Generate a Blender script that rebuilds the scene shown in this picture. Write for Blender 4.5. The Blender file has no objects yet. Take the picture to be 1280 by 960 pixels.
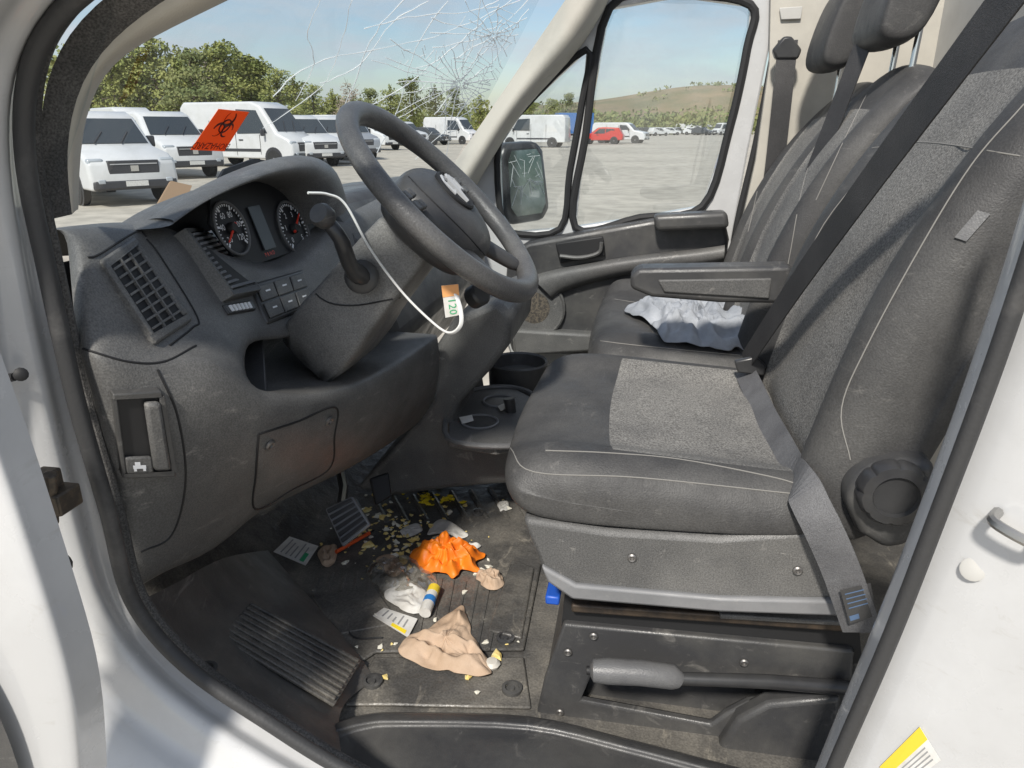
import bpy,bmesh,math,random
from mathutils import Vector as V, Matrix, noise
from mathutils.bvhtree import BVHTree
from mathutils.geometry import tessellate_polygon
random.seed(7)
S=bpy.context.scene; COL=S.collection
R=math.radians; sin=math.sin; cos=math.cos; PI=math.pi
CAM=V((0,0,1.62)); PSI=R(10); PIT=R(19.6); F=900.0
r_=V((cos(PSI),sin(PSI),0)); h_=V((-sin(PSI),cos(PSI),0)); z_=V((0,0,1))
d_=h_*cos(PIT)-z_*sin(PIT); u_=h_*sin(PIT)+z_*cos(PIT)
def ray(px,py): return d_+r_*((px-640)/F)+u_*((480-py)/F)
def P(px,py,Y): d=ray(px,py); return CAM+d*(Y/d.y)
def D(px,py,X): d=ray(px,py); return CAM+d*(X/d.x)
def Z(px,py,z): d=ray(px,py); return CAM+d*((z-1.62)/d.z)
# ------------------------------------------------------------------ materials
def mat(name,c,rough=.5,c2=None,vs=6,lo=.42,hi=.62,bump=0,bs=400,metal=0,spec=.5,fine=0,fs=300,coat=0,bd=.002,wr=0,ws=14,wd=.012,scuff=0,sc=(.40,.38,.35),ss=26):
    m=bpy.data.materials.new(name); m.use_nodes=True; nt=m.node_tree; N=nt.nodes; L=nt.links
    b=N['Principled BSDF']; b.inputs['Roughness'].default_value=rough; b.inputs['Metallic'].default_value=metal
    b.inputs['Specular IOR Level'].default_value=spec; b.inputs['Coat Weight'].default_value=coat
    c=(*c,1) if len(c)==3 else c; b.inputs['Base Color'].default_value=c
    tc=N.new('ShaderNodeTexCoord'); out=None
    def nz(scale,detail,lo,hi,a=0,bb=1,rgh=.65,vec=None,dist=0):
        n=N.new('ShaderNodeTexNoise'); n.inputs['Scale'].default_value=scale; n.inputs['Detail'].default_value=detail; n.inputs['Roughness'].default_value=rgh; n.inputs['Distortion'].default_value=dist
        L.new(vec or tc.outputs['Object'],n.inputs['Vector'])
        mr=N.new('ShaderNodeMapRange'); mr.inputs[1].default_value=lo; mr.inputs[2].default_value=hi; mr.inputs[3].default_value=a; mr.inputs[4].default_value=bb; L.new(n.outputs['Fac'],mr.inputs[0]); return mr.outputs[0]
    def mix(f,a,bc,blend='MIX'):
        mx=N.new('ShaderNodeMix'); mx.data_type='RGBA'; mx.blend_type=blend
        if isinstance(f,(int,float)): mx.inputs[0].default_value=f
        else: L.new(f,mx.inputs[0])
        for i,x in ((6,a),(7,bc)):
            if isinstance(x,tuple): mx.inputs[i].default_value=x if len(x)==4 else (*x,1)
            else: L.new(x,mx.inputs[i])
        return mx.outputs[2]
    if c2: out=mix(nz(vs,8,lo,hi),c,c2)
    if scuff:
        mp=N.new('ShaderNodeMapping'); mp.inputs['Scale'].default_value=(1,.35,1.6); mp.inputs['Rotation'].default_value=(.5,.3,.9); L.new(tc.outputs['Object'],mp.inputs[0])
        out=mix(nz(ss,6,.60,.74,0,scuff,.7,mp.outputs[0],.6),out or c,sc)
    if fine: out=mix(1,out or c,nz(fs,2,.35,.65,1-fine,1+fine,.5),'MULTIPLY')
    if out: L.new(out,b.inputs['Base Color'])
    if scuff: L.new(nz(vs*1.7,6,.35,.7,max(.1,rough-.1),min(1,rough+.18)),b.inputs['Roughness'])
    prev=None
    for st,s_,di in ((wr,ws,wd),(bump,bs,bd)):
        if st:
            n=N.new('ShaderNodeTexNoise'); n.inputs['Scale'].default_value=s_; n.inputs['Detail'].default_value=3
            L.new(tc.outputs['Object'],n.inputs['Vector'])
            bp=N.new('ShaderNodeBump'); bp.inputs['Strength'].default_value=st; bp.inputs['Distance'].default_value=di
            L.new(n.outputs['Fac'],bp.inputs['Height'])
            if prev: L.new(prev,bp.inputs['Normal'])
            prev=bp.outputs[0]; L.new(prev,b.inputs['Normal'])
    return m
def thinmat(name,c,tr=.5):
    m=bpy.data.materials.new(name); m.use_nodes=True; nt=m.node_tree; N=nt.nodes; L=nt.links; N.clear()
    o=N.new('ShaderNodeOutputMaterial'); a=N.new('ShaderNodeBsdfDiffuse'); b=N.new('ShaderNodeBsdfTranslucent'); a.inputs[0].default_value=(*c,1); b.inputs[0].default_value=(*c,1)
    x=N.new('ShaderNodeMixShader'); x.inputs[0].default_value=tr; L.new(a.outputs[0],x.inputs[1]); L.new(b.outputs[0],x.inputs[2]); L.new(x.outputs[0],o.inputs[0]); return m
def glassmat(name,tint=(.93,.96,.97),refl=.08,dirt=.03,rough=.02,sc=9,dc=(.7,.7,.68)):
    m=bpy.data.materials.new(name); m.use_nodes=True; nt=m.node_tree; N=nt.nodes; L=nt.links; N.clear()
    o=N.new('ShaderNodeOutputMaterial'); t=N.new('ShaderNodeBsdfTransparent'); t.inputs[0].default_value=(*tint,1)
    g=N.new('ShaderNodeBsdfGlossy'); g.inputs['Roughness'].default_value=rough; df=N.new('ShaderNodeBsdfDiffuse'); df.inputs[0].default_value=(*dc,1)
    a=N.new('ShaderNodeMixShader'); a.inputs[0].default_value=refl; L.new(t.outputs[0],a.inputs[1]); L.new(g.outputs[0],a.inputs[2])
    tc=N.new('ShaderNodeTexCoord'); n=N.new('ShaderNodeTexNoise'); n.inputs['Scale'].default_value=sc; n.inputs['Detail'].default_value=9; L.new(tc.outputs['Object'],n.inputs['Vector'])
    mr=N.new('ShaderNodeMapRange'); mr.inputs[1].default_value=.45; mr.inputs[2].default_value=.75; mr.inputs[4].default_value=dirt*4; mr.inputs[3].default_value=dirt*.5; L.new(n.outputs['Fac'],mr.inputs[0])
    c=N.new('ShaderNodeMixShader'); L.new(mr.outputs[0],c.inputs[0]); L.new(a.outputs[0],c.inputs[1]); L.new(df.outputs[0],c.inputs[2]); L.new(c.outputs[0],o.inputs[0])
    return m
M={}
M['plast']=mat('black_textured_plastic',(.102,.101,.099),.42,(.20,.195,.185),4,.42,.74,bump=.3,bs=700,fine=.22,fs=500,scuff=.5)
M['plast2']=mat('dark_plastic',(.052,.052,.054),.38,(.092,.09,.086),6,bump=.2,bs=600,scuff=.28)
M['shroud']=mat('grey_column_plastic',(.13,.129,.126),.45,(.20,.197,.19),5,bump=.3,bs=700,fine=.22,fs=500,scuff=.4)
M['black']=mat('deep_black',(.018,.018,.019),.6)
M['gloss']=mat('satin_black',(.035,.035,.037),.32,(.055,.055,.055),9)
M['grip']=mat('wheel_leatherette',(.085,.085,.087),.36,(.13,.128,.125),9,bump=.35,bs=450,fine=.15,fs=450)
M['rubber']=mat('seal_rubber',(.045,.045,.046),.55,(.13,.125,.12),9,.5,.75,bump=.2,bs=300)
M['winseal']=mat('window_rubber',(.022,.022,.023),.7)
M['felt']=mat('seal_felt',(.065,.064,.063),.9,(.12,.115,.11),8,bump=.6,bs=600,fine=.4,fs=500)
M['white']=mat('white_paint',(.61,.612,.612),.22,(.54,.54,.537),4,coat=.5,scuff=.35,sc=(.40,.38,.34),ss=40)
M['beige']=mat('beige_trim',(.55,.52,.455),.6,(.47,.445,.39),5,bump=.25,bs=600)
M['bulk']=mat('pale_bulkhead',(.58,.57,.54),.6,(.48,.47,.44),3)
M['fab']=mat('seat_bolster_cloth',(.05,.049,.049),.55,(.086,.084,.081),5,bump=.35,bs=500,fine=.14,fs=420,wr=.2,ws=9,scuff=.2)
M['ins']=mat('seat_insert_cloth',(.215,.208,.194),.85,(.15,.146,.139),5,bump=.7,bs=420,fine=.4,fs=380,wr=.2,ws=9)
M['stitch']=mat('pale_stitching',(.26,.25,.232),.8)
M['mat']=mat('rubber_floor',(.078,.075,.071),.38,(.27,.25,.215),6,.43,.78,bump=.35,bs=160,fine=.2,fs=300,wr=.5,ws=30,wd=.007,scuff=.55,sc=(.44,.40,.33))
M['mat2']=mat('rubber_floor_rim',(.075,.073,.071),.40,(.17,.161,.146),6,.43,.75,bump=.25,bs=300,wr=.25,ws=25,wd=.006,scuff=.45)
M['belt']=mat('black_webbing',(.034,.033,.034),.5,(.052,.05,.05),8,bump=.5,bs=900,fine=.25,fs=700)
M['lap']=mat('grey_webbing',(.115,.115,.12),.55,(.165,.165,.17),12,bump=.5,bs=900,fine=.18,fs=700)
M['metal']=mat('bare_metal',(.45,.44,.42),.4,metal=1)
M['rust']=mat('dark_rail_steel',(.06,.05,.043),.5,(.12,.09,.065),30,metal=.5)
M['chrome']=mat('chrome',(.7,.7,.7),.15,metal=1)
M['screw']=mat('screw_head',(.26,.25,.24),.45,metal=.8)
M['silverm']=mat('matt_silver',(.50,.50,.505),.4,metal=.1)
M['strip']=mat('skirt_grey',(.19,.192,.198),.4,(.24,.24,.245),10,scuff=.3)
M['gripgrey']=mat('brake_grip_grey',(.12,.12,.123),.42,(.165,.165,.165),12,bump=.3,bs=500,scuff=.3)
M['glass']=glassmat('window_glass',dirt=.02); M['wind']=glassmat('windshield_glass',(.90,.94,.955),.05,.016)
M['bag']=glassmat('cloudy_bag',(.9,.89,.86),.16,.10,.12,30,(.75,.73,.68))
M['crack']=thinmat('crack_white',(.97,.98,.98),.5)
M['orange']=mat('orange_rubber',(.95,.25,.015),.5,(.80,.18,.01),20)
M['sign']=thinmat('orange_red_sticker',(1.0,.27,.085),.5)
M['pen']=mat('orange_red_plastic',(.8,.12,.03),.4)
M['signblack']=mat('sticker_print',(.10,.015,.01),.6)
M['paper']=mat('white_paper',(.72,.71,.68),.8,(.60,.58,.54),30)
M['cream']=mat('cream_plastic',(.58,.55,.48),.5,(.66,.63,.57),20)
M['ink']=mat('grey_ink',(.3,.3,.3),.8)
M['napkin']=mat('brown_napkin',(.50,.36,.25),.9,(.58,.435,.32),14,bump=.3,bs=300)
M['crumb']=mat('yellow_crumb',(.88,.66,.20),.85,(.9,.80,.46),40)
M['crumb2']=mat('pale_crumb',(.82,.79,.68),.85)
M['yellow']=mat('yellow_bit',(.92,.70,.03),.6)
M['rag']=mat('grey_rag',(.29,.31,.34),.9,(.45,.47,.50),7,bump=.5,bs=350)
M['tie']=mat('white_nylon',(.82,.82,.80),.35)
M['green']=mat('green_print',(.05,.4,.18),.6)
M['tagor']=mat('tag_orange',(.85,.40,.15),.6)
M['blue']=mat('blue_plastic',(.02,.10,.5),.4)
M['bluep']=mat('blue_print',(.03,.2,.55),.5)
M['dblue']=mat('dull_blue_print',(.10,.16,.27),.6)
M['red']=mat('gauge_red',(.85,.06,.03),.4)
M['dial']=mat('dial_black',(.016,.017,.02),.55)
M['num']=mat('dial_white',(.85,.86,.88),.5)
M['lcd']=mat('grey_display',(.05,.055,.06),.3)
M['mirror']=mat('mirror_glass',(.22,.275,.25),.06,(.36,.41,.39),16,.45,.62,metal=.95)
M['yellowlab']=mat('yellow_label',(.85,.62,.05),.5)
M['card']=mat('brown_card',(.33,.22,.13),.8)
M['spk']=mat('speaker_brown',(.15,.125,.095),.7,(.05,.045,.04),120,.42,.58,bump=.6,bs=120)
# outdoors
M['ground']=mat('pale_lot_gravel',(.53,.48,.40),.9,(.39,.355,.295),.12,.35,.65,fine=.15,fs=2)
M['hill']=mat('dry_hill',(.30,.215,.135),.95,(.165,.155,.085),.03,.38,.62)
M['bark']=mat('bark',(.16,.13,.10),.9,(.09,.07,.05),4)
M['leaf']=mat('pine_foliage',(.165,.20,.05),.8,(.30,.30,.095),.5,.38,.62)
M['leaf2']=mat('dark_foliage',(.12,.155,.055),.8,(.235,.24,.09),.5,.38,.62)
M['twig']=mat('bare_twigs',(.38,.32,.25),.9,(.27,.22,.17),1)
M['carwhite']=mat('van_white',(.68,.68,.68),.3,(.62,.62,.61),2,coat=.4)
M['carred']=mat('car_red',(.55,.03,.02),.3,coat=.4)
M['carblue']=mat('truck_blue',(.05,.16,.42),.35,coat=.3)
M['cardark']=mat('car_dark',(.05,.055,.06),.3,coat=.4)
M['silver']=mat('car_silver',(.42,.43,.45),.3,metal=.4)
M['carglass']=mat('car_glass',(.05,.06,.07),.08)
M['tyre']=mat('tyre',(.03,.03,.03),.8)
M['rim']=mat('rim_grey',(.4,.4,.41),.4,metal=.6)
M['lamp']=mat('lamp_lens',(.42,.45,.48),.1)
M['grille']=mat('grille_dark',(.05,.05,.055),.4)
# ------------------------------------------------------------------ mesh tools
WL={}; DEP={}
def par(o,p):
    if p is not None:
        if DEP.get(p.name,1)>=3: p=p.parent
        DEP[o.name]=DEP.get(p.name,1)+1
        o.parent=p; o.matrix_parent_inverse=Matrix.Translation(-WL.get(p.name,V((0,0,0))))
def cr(pts,n=6,closed=False):
    pts=[V(p) for p in pts]; out=[]; k=len(pts)
    rng=range(k) if closed else range(k-1)
    for i in rng:
        if closed: a,b,c,d=pts[i-1],pts[i],pts[(i+1)%k],pts[(i+2)%k]
        else:
            b,c=pts[i],pts[i+1]; a=pts[i-1] if i>0 else b*2-c; d=pts[i+2] if i+2<k else c*2-b
        for j in range(n):
            t=j/n; out.append(.5*((2*b)+(c-a)*t+(2*a-5*b+4*c-d)*t*t+(3*b-a-3*c+d)*t**3))
    if not closed: out.append(pts[-1])
    return out
class MB:
    def __init__(s): s.v=[]; s.f=[]; s.m=[]
    def add(s,vs,fs,m=0):
        o=len(s.v); s.v+=[tuple(v) for v in vs]; s.f+=[[i+o for i in f] for f in fs]; s.m+=[m]*len(fs); return s
    def hexa(s,p,m=0): return s.add(p,[(0,1,2,3),(4,7,6,5),(0,4,5,1),(1,5,6,2),(2,6,7,3),(3,7,4,0)],m)
    def box(s,c,size,mx=None,m=0):
        c=V(c); a=[]
        for sz in (-1,1):
            for sx,sy in ((-1,-1),(1,-1),(1,1),(-1,1)):
                q=V((sx*size[0]/2,sy*size[1]/2,sz*size[2]/2)); a.append(c+(mx@q if mx else q))
        return s.hexa(a,m)
    def tube(s,pts,r,n=8,closed=False,m=0,flat=1,up=None):
        pts=[V(p) for p in pts]; k=len(pts); rr=r if isinstance(r,(list,tuple)) else [r]*k
        vs=[]; nrm=None
        for i in range(k):
            t=((pts[(i+1)%k] if closed or i+1<k else pts[i])-(pts[i-1] if closed or i>0 else pts[i]))
            if t.length<1e-9: t=V((0,0,1))
            t.normalize()
            if nrm is None:
                a=up if up else (V((0,0,1)) if abs(t.z)<.9 else V((1,0,0))); nrm=(a-t*a.dot(t)).normalized()
            else:
                nrm=nrm-t*nrm.dot(t); nrm.normalize()
            b=t.cross(nrm)
            for j in range(n):
                an=2*PI*j/n; vs.append(pts[i]+nrm*cos(an)*rr[i]*flat+b*sin(an)*rr[i])
        fs=[]
        for i in range(k if closed else k-1):
            for j in range(n):
                a=i*n; c=((i+1)%k)*n; fs.append((a+j,a+(j+1)%n,c+(j+1)%n,c+j))
        if not closed: fs+= [tuple(range(n))[::-1],tuple(range((k-1)*n,k*n))]
        return s.add(vs,fs,m)
    def lathe(s,prof,O,ax,n=24,m=0,e1=None):
        ax=V(ax).normalized(); a=e1 or (V((0,0,1)) if abs(ax.z)<.9 else V((1,0,0))); a=(a-ax*a.dot(ax)).normalized(); b=ax.cross(a); O=V(O)
        vs=[]; fs=[]; k=len(prof)
        for r,h in prof:
            for j in range(n): vs.append(O+ax*h+a*cos(2*PI*j/n)*r+b*sin(2*PI*j/n)*r)
        for i in range(k-1):
            for j in range(n): fs.append((i*n+j,i*n+(j+1)%n,(i+1)*n+(j+1)%n,(i+1)*n+j))
        if prof[0][0]>1e-6: fs.append(tuple(range(n))[::-1])
        if prof[-1][0]>1e-6: fs.append(tuple(range((k-1)*n,k*n)))
        return s.add(vs,fs,m)
    def grid(s,rows,m=0,closed=False,mf=None):
        k=len(rows[0]); vs=[p for r in rows for p in r]
        fs=[];ms=[]
        for i in range(len(rows)-1):
            for j in range(k if closed else k-1):
                fs.append((i*k+j,i*k+(j+1)%k,(i+1)*k+(j+1)%k,(i+1)*k+j)); ms.append(mf(i,j) if mf else m)
        o=len(s.v); s.v+=[tuple(v) for v in vs]; s.f+=[[a+o for a in f] for f in fs]; s.m+=ms; return s
    def loft(s,secs,mf=None):
        s.grid(secs,closed=True,mf=mf); k=len(secs[0]); o=len(s.v)-k*len(secs)
        s.f.append([o+i for i in range(k)][::-1]); s.m.append(0); s.f.append([o+(len(secs)-1)*k+i for i in range(k)]); s.m.append(0); return s
    def plate(s,loops,vec,m=0):
        loops=[[V(p) for p in l] for l in loops]; vec=V(vec); tri=tessellate_polygon(loops)
        flat=[p for l in loops for p in l]; n=len(flat); fs=[tuple(t) for t in tri]+[tuple(i+n for i in t)[::-1] for t in tri]; o=0
        for l in loops:
            k=len(l); fs+=[(o+i,o+(i+1)%k,n+o+(i+1)%k,n+o+i) for i in range(k)]; o+=k
        return s.add(flat+[p+vec for p in flat],fs,m)
    def slab(s,pts,vec,m=0):
        pts=[V(p) for p in pts]; k=len(pts); vec=V(vec)
        return s.add(pts+[p+vec for p in pts],[tuple(range(k)),tuple(range(k,2*k))[::-1]]+[(i,(i+1)%k,k+(i+1)%k,k+i) for i in range(k)],m)
    def q(s,Q,s0,s1,t0,t1,h0,h1,m=0):
        return s.hexa([Q(s0,t0,h0),Q(s1,t0,h0),Q(s1,t1,h0),Q(s0,t1,h0),Q(s0,t0,h1),Q(s1,t0,h1),Q(s1,t1,h1),Q(s0,t1,h1)],m)
    def build(s,name,mats,parent=None,sub=0,bevel=0,solid=0,smooth=True,ang=40,seg=2,recalc=True):
        me=bpy.data.meshes.new(name); me.from_pydata(s.v,[],s.f); 
        if not isinstance(mats,(list,tuple)): mats=[mats]
        for x in mats: me.materials.append(M[x] if isinstance(x,str) else x)
        me.polygons.foreach_set('material_index',s.m)
        bm=bmesh.new(); bm.from_mesh(me); bmesh.ops.remove_doubles(bm,verts=bm.verts,dist=1e-6)
        if recalc: bmesh.ops.recalc_face_normals(bm,faces=bm.faces)
        bm.to_mesh(me); bm.free()
        if smooth:
            me.shade_smooth()
            if not sub: me.set_sharp_from_angle(angle=R(ang))
        o=bpy.data.objects.new(name,me); COL.objects.link(o); par(o,parent)
        if solid: x=o.modifiers.new('s','SOLIDIFY'); x.thickness=solid; x.offset=0
        if bevel: x=o.modifiers.new('b','BEVEL'); x.width=bevel; x.segments=seg; x.limit_method='ANGLE'; x.angle_limit=R(35)
        if sub: x=o.modifiers.new('u','SUBSURF'); x.levels=sub; x.render_levels=sub; x.boundary_smooth='PRESERVE_CORNERS'
        return o
def quad(tl,tr,br,bl,out):
    tl,tr,br,bl=map(V,(tl,tr,br,bl)); n=(tr-tl).cross(bl-tl).normalized(); n=n if n.dot(V(out))>0 else -n
    def Q(s,t,h=0): return (tl*(1-s)+tr*s)*(1-t)+(bl*(1-s)+br*s)*t+n*h
    return Q
def tag(o,label=None,cat=None,group=None,kind=None):
    if label: o['label']=label
    if cat: o['category']=cat
    if group: o['group']=group
    if kind: o['kind']=kind
    return o
def empty(name,loc,label=None,cat=None,group=None):
    o=bpy.data.objects.new(name,None); COL.objects.link(o); o.location=loc; o.empty_display_size=.1; WL[o.name]=V(loc); return tag(o,label,cat,group)
_b={}
def bvh(o):
    if o.name not in _b:
        bpy.context.view_layer.update(); _b[o.name]=BVHTree.FromObject(o,bpy.context.evaluated_depsgraph_get())
    return _b[o.name]
def hit(objs,px,py,off=.002):
    d=ray(px,py).normalized(); best=None
    for o in objs:
        l,n,i,t=bvh(o).ray_cast(CAM,d)
        if l is not None and (best is None or t<best[1]): best=(l-d*off,t)
    return best[0] if best else None
def hitn(objs,px,py,off=.002):
    p=hit(objs,px,py,off)
    if p is not None: return p
    for r in range(3,120,4):
        for k in range(12):
            q=hit(objs,px+r*cos(k*PI/6),py+r*sin(k*PI/6),off)
            if q is not None:
                d=ray(px,py).normalized(); return CAM+d*(q-CAM).length
    return P(px,py,.8)
def seam(name,pxs,objs,parent,r=.0011,m='stitch',n=6,off=.0005):
    pts=[hit(objs,p.x,p.y,off) for p in cr([V((a,b,0)) for a,b in pxs],n)]; pts=[p for p in pts if p is not None]
    if len(pts)<2: return None
    return MB().tube(pts,r,6).build(name,m,parent)
def text(name,body,size,O,ex,ey,m,parent,off=(0,0)):
    c=bpy.data.curves.new('t','FONT'); c.body=body; c.size=size; c.align_x='CENTER'; c.align_y='CENTER'; c.resolution_u=2
    t=bpy.data.objects.new('t',c); COL.objects.link(t); bpy.context.view_layer.update()
    me=bpy.data.meshes.new_from_object(t.evaluated_get(bpy.context.evaluated_depsgraph_get())); bpy.data.objects.remove(t); bpy.data.curves.remove(c)
    ex=V(ex); ey=V(ey); O=V(O)
    for v in me.vertices: v.co=O+ex*(v.co.x+off[0])+ey*(v.co.y+off[1])
    me.name=name; me.materials.clear(); me.materials.append(M[m]); o=bpy.data.objects.new(name,me); COL.objects.link(o); par(o,parent); return o
def strap(name,pts,w,nrm,m,parent,th=.002):
    pts=[V(p) for p in pts]; rows=[]
    for i,p in enumerate(pts):
        t=(pts[min(i+1,len(pts)-1)]-pts[max(i-1,0)]).normalized(); s=t.cross(V(nrm(i) if callable(nrm) else nrm)).normalized(); ww=w(i) if callable(w) else w
        rows.append([p-s*ww/2,p+s*ww/2])
    return MB().grid(rows).build(name,m,parent,solid=th,smooth=False)
def screw(r=.006): return [(r,0),(r,.002),(r*.7,.0035),(r*.45,.003),(r*.4,.001),(0,.001)]
# ================================================================== THE VAN
LV=V((.1,1.4,0))
van=empty('cargo_van',LV,'white cargo van with its driver door open, dirty black cab and cracked windshield','van')
# ---- near door opening, white sheet metal
sp=[(170,-60),(75,18),(36,95),(32,200),(57,330),(95,500),(135,640),(165,750),(230,830),(330,900),(450,972),(640,1050),(900,1120)]
op=[(60,-140),(-30,-40),(-90,70),(-90,200),(-80,340),(-70,520),(-60,680),(-40,840),(60,960),(180,1040),(330,1110),(560,1200),(900,1280)]
rows=[]
for (a,b),(c,d) in zip(sp,op):
    f=lambda t:(a*(1-t)+c*t,b*(1-t)+d*t)
    rows.append([P(*f(-.02),.625),P(*f(.10),.607),P(*f(.16),.60),P(*f(.2),.575),P(*f(.5),.56),P(*f(.56),.54),P(c,d,.50)])
fp=MB().grid(rows).build('front_pillar','white',van,sub=2)
MB().tube(cr([P(a,b,.588) for a,b in sp],8),.0085,10).build('door_seal','rubber',van)
MB().tube(cr([P(a+13,b-5,.615) for a,b in sp],8),.006,8).build('door_seal','felt',van)
rb=[(1330,180),(1283,330),(1232,480),(1172,640),(1110,800),(1040,962),(1000,1060)]
rows=[]
for a,b in rb:
    p=P(a,b,.63); rows.append([p+V((.03,.085,0)),p+V((.001,.045,0)),p+V((0,.012,0)),p,p+V((.012,-.02,0)),p+V((.03,-.045,0)),p+V((.10,-.09,0)),p+V((.2,-.14,0))])
rp=MB().grid(rows).build('rear_pillar','white',van,sub=2)
MB().tube(cr([P(a+2,b,.610) for a,b in rb],8),.0075,10).build('door_seal','rubber',van)
a=hitn([rp],1247,640,.004); b=hitn([rp],1300,668,.004)
MB().tube(cr([a,a+V((-.01,-.02,0)),b+V((-.01,-.02,0)),b],6),.0045,8).build('door_striker','metal',rp)
a=hitn([rp],1216,712,.001)
MB().lathe([(.010,0),(.010,.001),(.008,.002),(0,.002)],a,CAM-a,16).build('plug','bulk',rp)
c4=[hitn([rp],*p,.0015) for p in ((1150,908),(1176,950),(1130,985),(1100,958))]
Q=quad(c4[0],c4[1],c4[2],c4[3],CAM-c4[0]); lb=MB().q(Q,0,1,0,1,0,.0006).build('label','paper',rp); MB().q(Q,0,.38,0,1,.0008,.0014).build('label_band','yellowlab',lb)
m=MB()
for k in range(4): m.q(Q,.48+k*.12,.52+k*.12,.12,.85,.0008,.0012)
m.build('print','ink',lb)
# ---- felt strip and beige trim on the driver windshield pillar
f1=[(60,275),(48,190),(54,100),(95,22),(185,-45),(300,-100)]; f2=[(90,268),(80,190),(98,98),(155,32),(240,-22),(360,-90)]; f3=[(96,262),(98,165),(124,88),(186,46),(290,-2),(420,-70)]
MB().grid([[P(*p,.622) for p in f1],[P(*((V(p)+V(q))/2),.630) for p,q in zip(f1,f2)],[P(*p,.645) for p in f2]]).build('pillar_felt','felt',van,sub=2)
MB().grid([[P(*p,.645) for p in f2],[P(*((V(p)+V(q))/2),.648) for p,q in zip(f2,f3)],[P(*p,.672) for p in f3],[P(p[0]+2,p[1],.72) for p in f3]]).build('pillar_trim','beige',van,sub=2)
# ---- windshield
rows=[]
for k in range(7):
    y=.62+k*(2.24-.62)/6; e=1-((k-3)/3)**2
    rows.append([V((-.63-.42*e,y,1.42)),V((-.48-.38*e,y,1.68)),V((-.36-.30*e,y,1.88)),V((-.25-.20*e,y,2.08)),V((-.18-.14*e,y,2.2))])
ws=MB().grid(rows).build('windshield','wind',van,sub=2)
cm=MB(); rnd=random.Random(3)
def crackline(pl,r=.0009):
    pts=[hit([ws],x,y,.003) for x,y in pl]; pts=[p for p in pts if p is not None]
    if len(pts)>1: cm.tube(pts,[r*(.5+.7*rnd.random()) for _ in pts],4)
for pl in ([(640,0),(600,30),(560,65),(500,110),(430,150)],[(505,0),(470,40),(440,110),(425,160)],[(440,0),(425,60),(400,110),(330,160)],[(560,0),(520,60),(500,130),(470,190)],[(660,10),(620,70),(575,140),(520,200)],[(650,0),(560,40),(480,60),(390,80),(340,120)],[(600,0),(590,60),(560,120),(555,170)],[(535,0),(490,30),(450,80),(400,105)],[(625,0),(585,15),(520,20),(455,35)],[(400,0),(385,40),(392,80),(370,125)]):
    crackline([(p.x+rnd.uniform(-1.5,1.5),p.y+rnd.uniform(-1.5,1.5)) for p in cr([V((a,b,0)) for a,b in pl],5)],.0012)
for (cx,cy,R0,ns) in ((575,105,100,26),(618,45,75,18)):
    sp_=[]
    for k in range(ns):
        an=2*PI*k/ns+rnd.uniform(-.1,.1); L=R0*rnd.uniform(.5,1.25); pl=[(cx+cos(an)*L*t+rnd.uniform(-2,2),cy+sin(an)*L*t*.75+rnd.uniform(-2,2)) for t in (0.04,.2,.4,.6,.8,1)]; crackline(pl,.0012); sp_.append((an,L))
    for rr in (.06,.10,.17,.25,.34,.45,.58):
        for k in range(ns):
            if rnd.random()<.75-rr*.5:
                a0=sp_[k][0]; a1=sp_[(k+1)%ns][0]+(2*PI if k==ns-1 else 0); r1=R0*rr*rnd.uniform(.85,1.15); r2=R0*rr*rnd.uniform(.85,1.15); crackline([(cx+cos(a0)*r1,cy+sin(a0)*r1*.75),(cx+cos(a1)*r2,cy+sin(a1)*r2*.75)],.0011)
for k in range(90):
    x,y=rnd.uniform(500,655),rnd.uniform(55,165); an=rnd.uniform(0,PI); l=rnd.uniform(4,15); crackline([(x,y),(x+cos(an)*l*.5,y+sin(an)*l*.5+rnd.uniform(-2,2)),(x+cos(an)*l,y+sin(an)*l)],.0009)
cm.build('crack','crack',ws)
# ---- passenger side: door, windows, pillar, wall
YW=2.26
def px(l,Y): return [P(a,b,Y) for a,b in l]
win=[(762,10),(850,-6),(938,6),(934,60),(912,160),(878,258),(800,272),(719,284),(732,170)]
qwin=[(623,182),(652,138),(733,62),(727,130),(712,215),(700,286),(640,291),(626,270)]
outer=[(585,205),(640,110),(700,45),(745,-15),(760,-60),(975,-60),(962,60),(935,190),(915,300),(905,470),(760,490),(650,480),(600,330),(588,262)]
pd=MB().plate([px(outer,YW),px(win,YW)[::-1],px(qwin,YW)[::-1]],(0,.05,0)).build('cab_door','white',van,bevel=.006)
pd['label']='closed passenger door with black lower trim'
MB().slab(px(win,YW+.03),(0,.004,0)).build('window','glass',pd); MB().slab(px(qwin,YW+.03),(0,.004,0)).build('quarter_window','glass',pd)
MB().tube(cr(px(win,YW-.004),5,True),.0115,8,True).build('window_seal','winseal',pd); MB().tube(cr(px(qwin,YW-.004),4,True),.010,8,True).build('window_seal','winseal',pd)
MB().tube(cr(px([(985,-40),(968,60),(945,180),(918,300),(912,400)],YW-.01),6),.010,8).build('door_seal','winseal',van)
pan=[(634,318),(660,303),(720,292),(815,275),(905,268),(912,300),(903,345),(860,360),(800,372),(756,388),(742,445),(640,442),(628,400)]
dp=MB().slab(px(pan,2.19),(0,.065,0)).build('door_trim','plast2',pd,bevel=.014,seg=3)
sw0=[(664,345),(690,337),(740,328),(800,318),(870,312),(906,306)]; sw1=[(690,372),(700,362),(748,348),(800,338),(870,332),(905,325)]
MB().grid([[P(a,b,2.185) for a,b in sw0],[P(a,b+2,2.145) for a,b in sw0],[P(a,b-1,2.145) for a,b in sw1],[P(a,b+3,2.185) for a,b in sw1]]).build('trim_swoop','plast',pd,sub=2)
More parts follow.
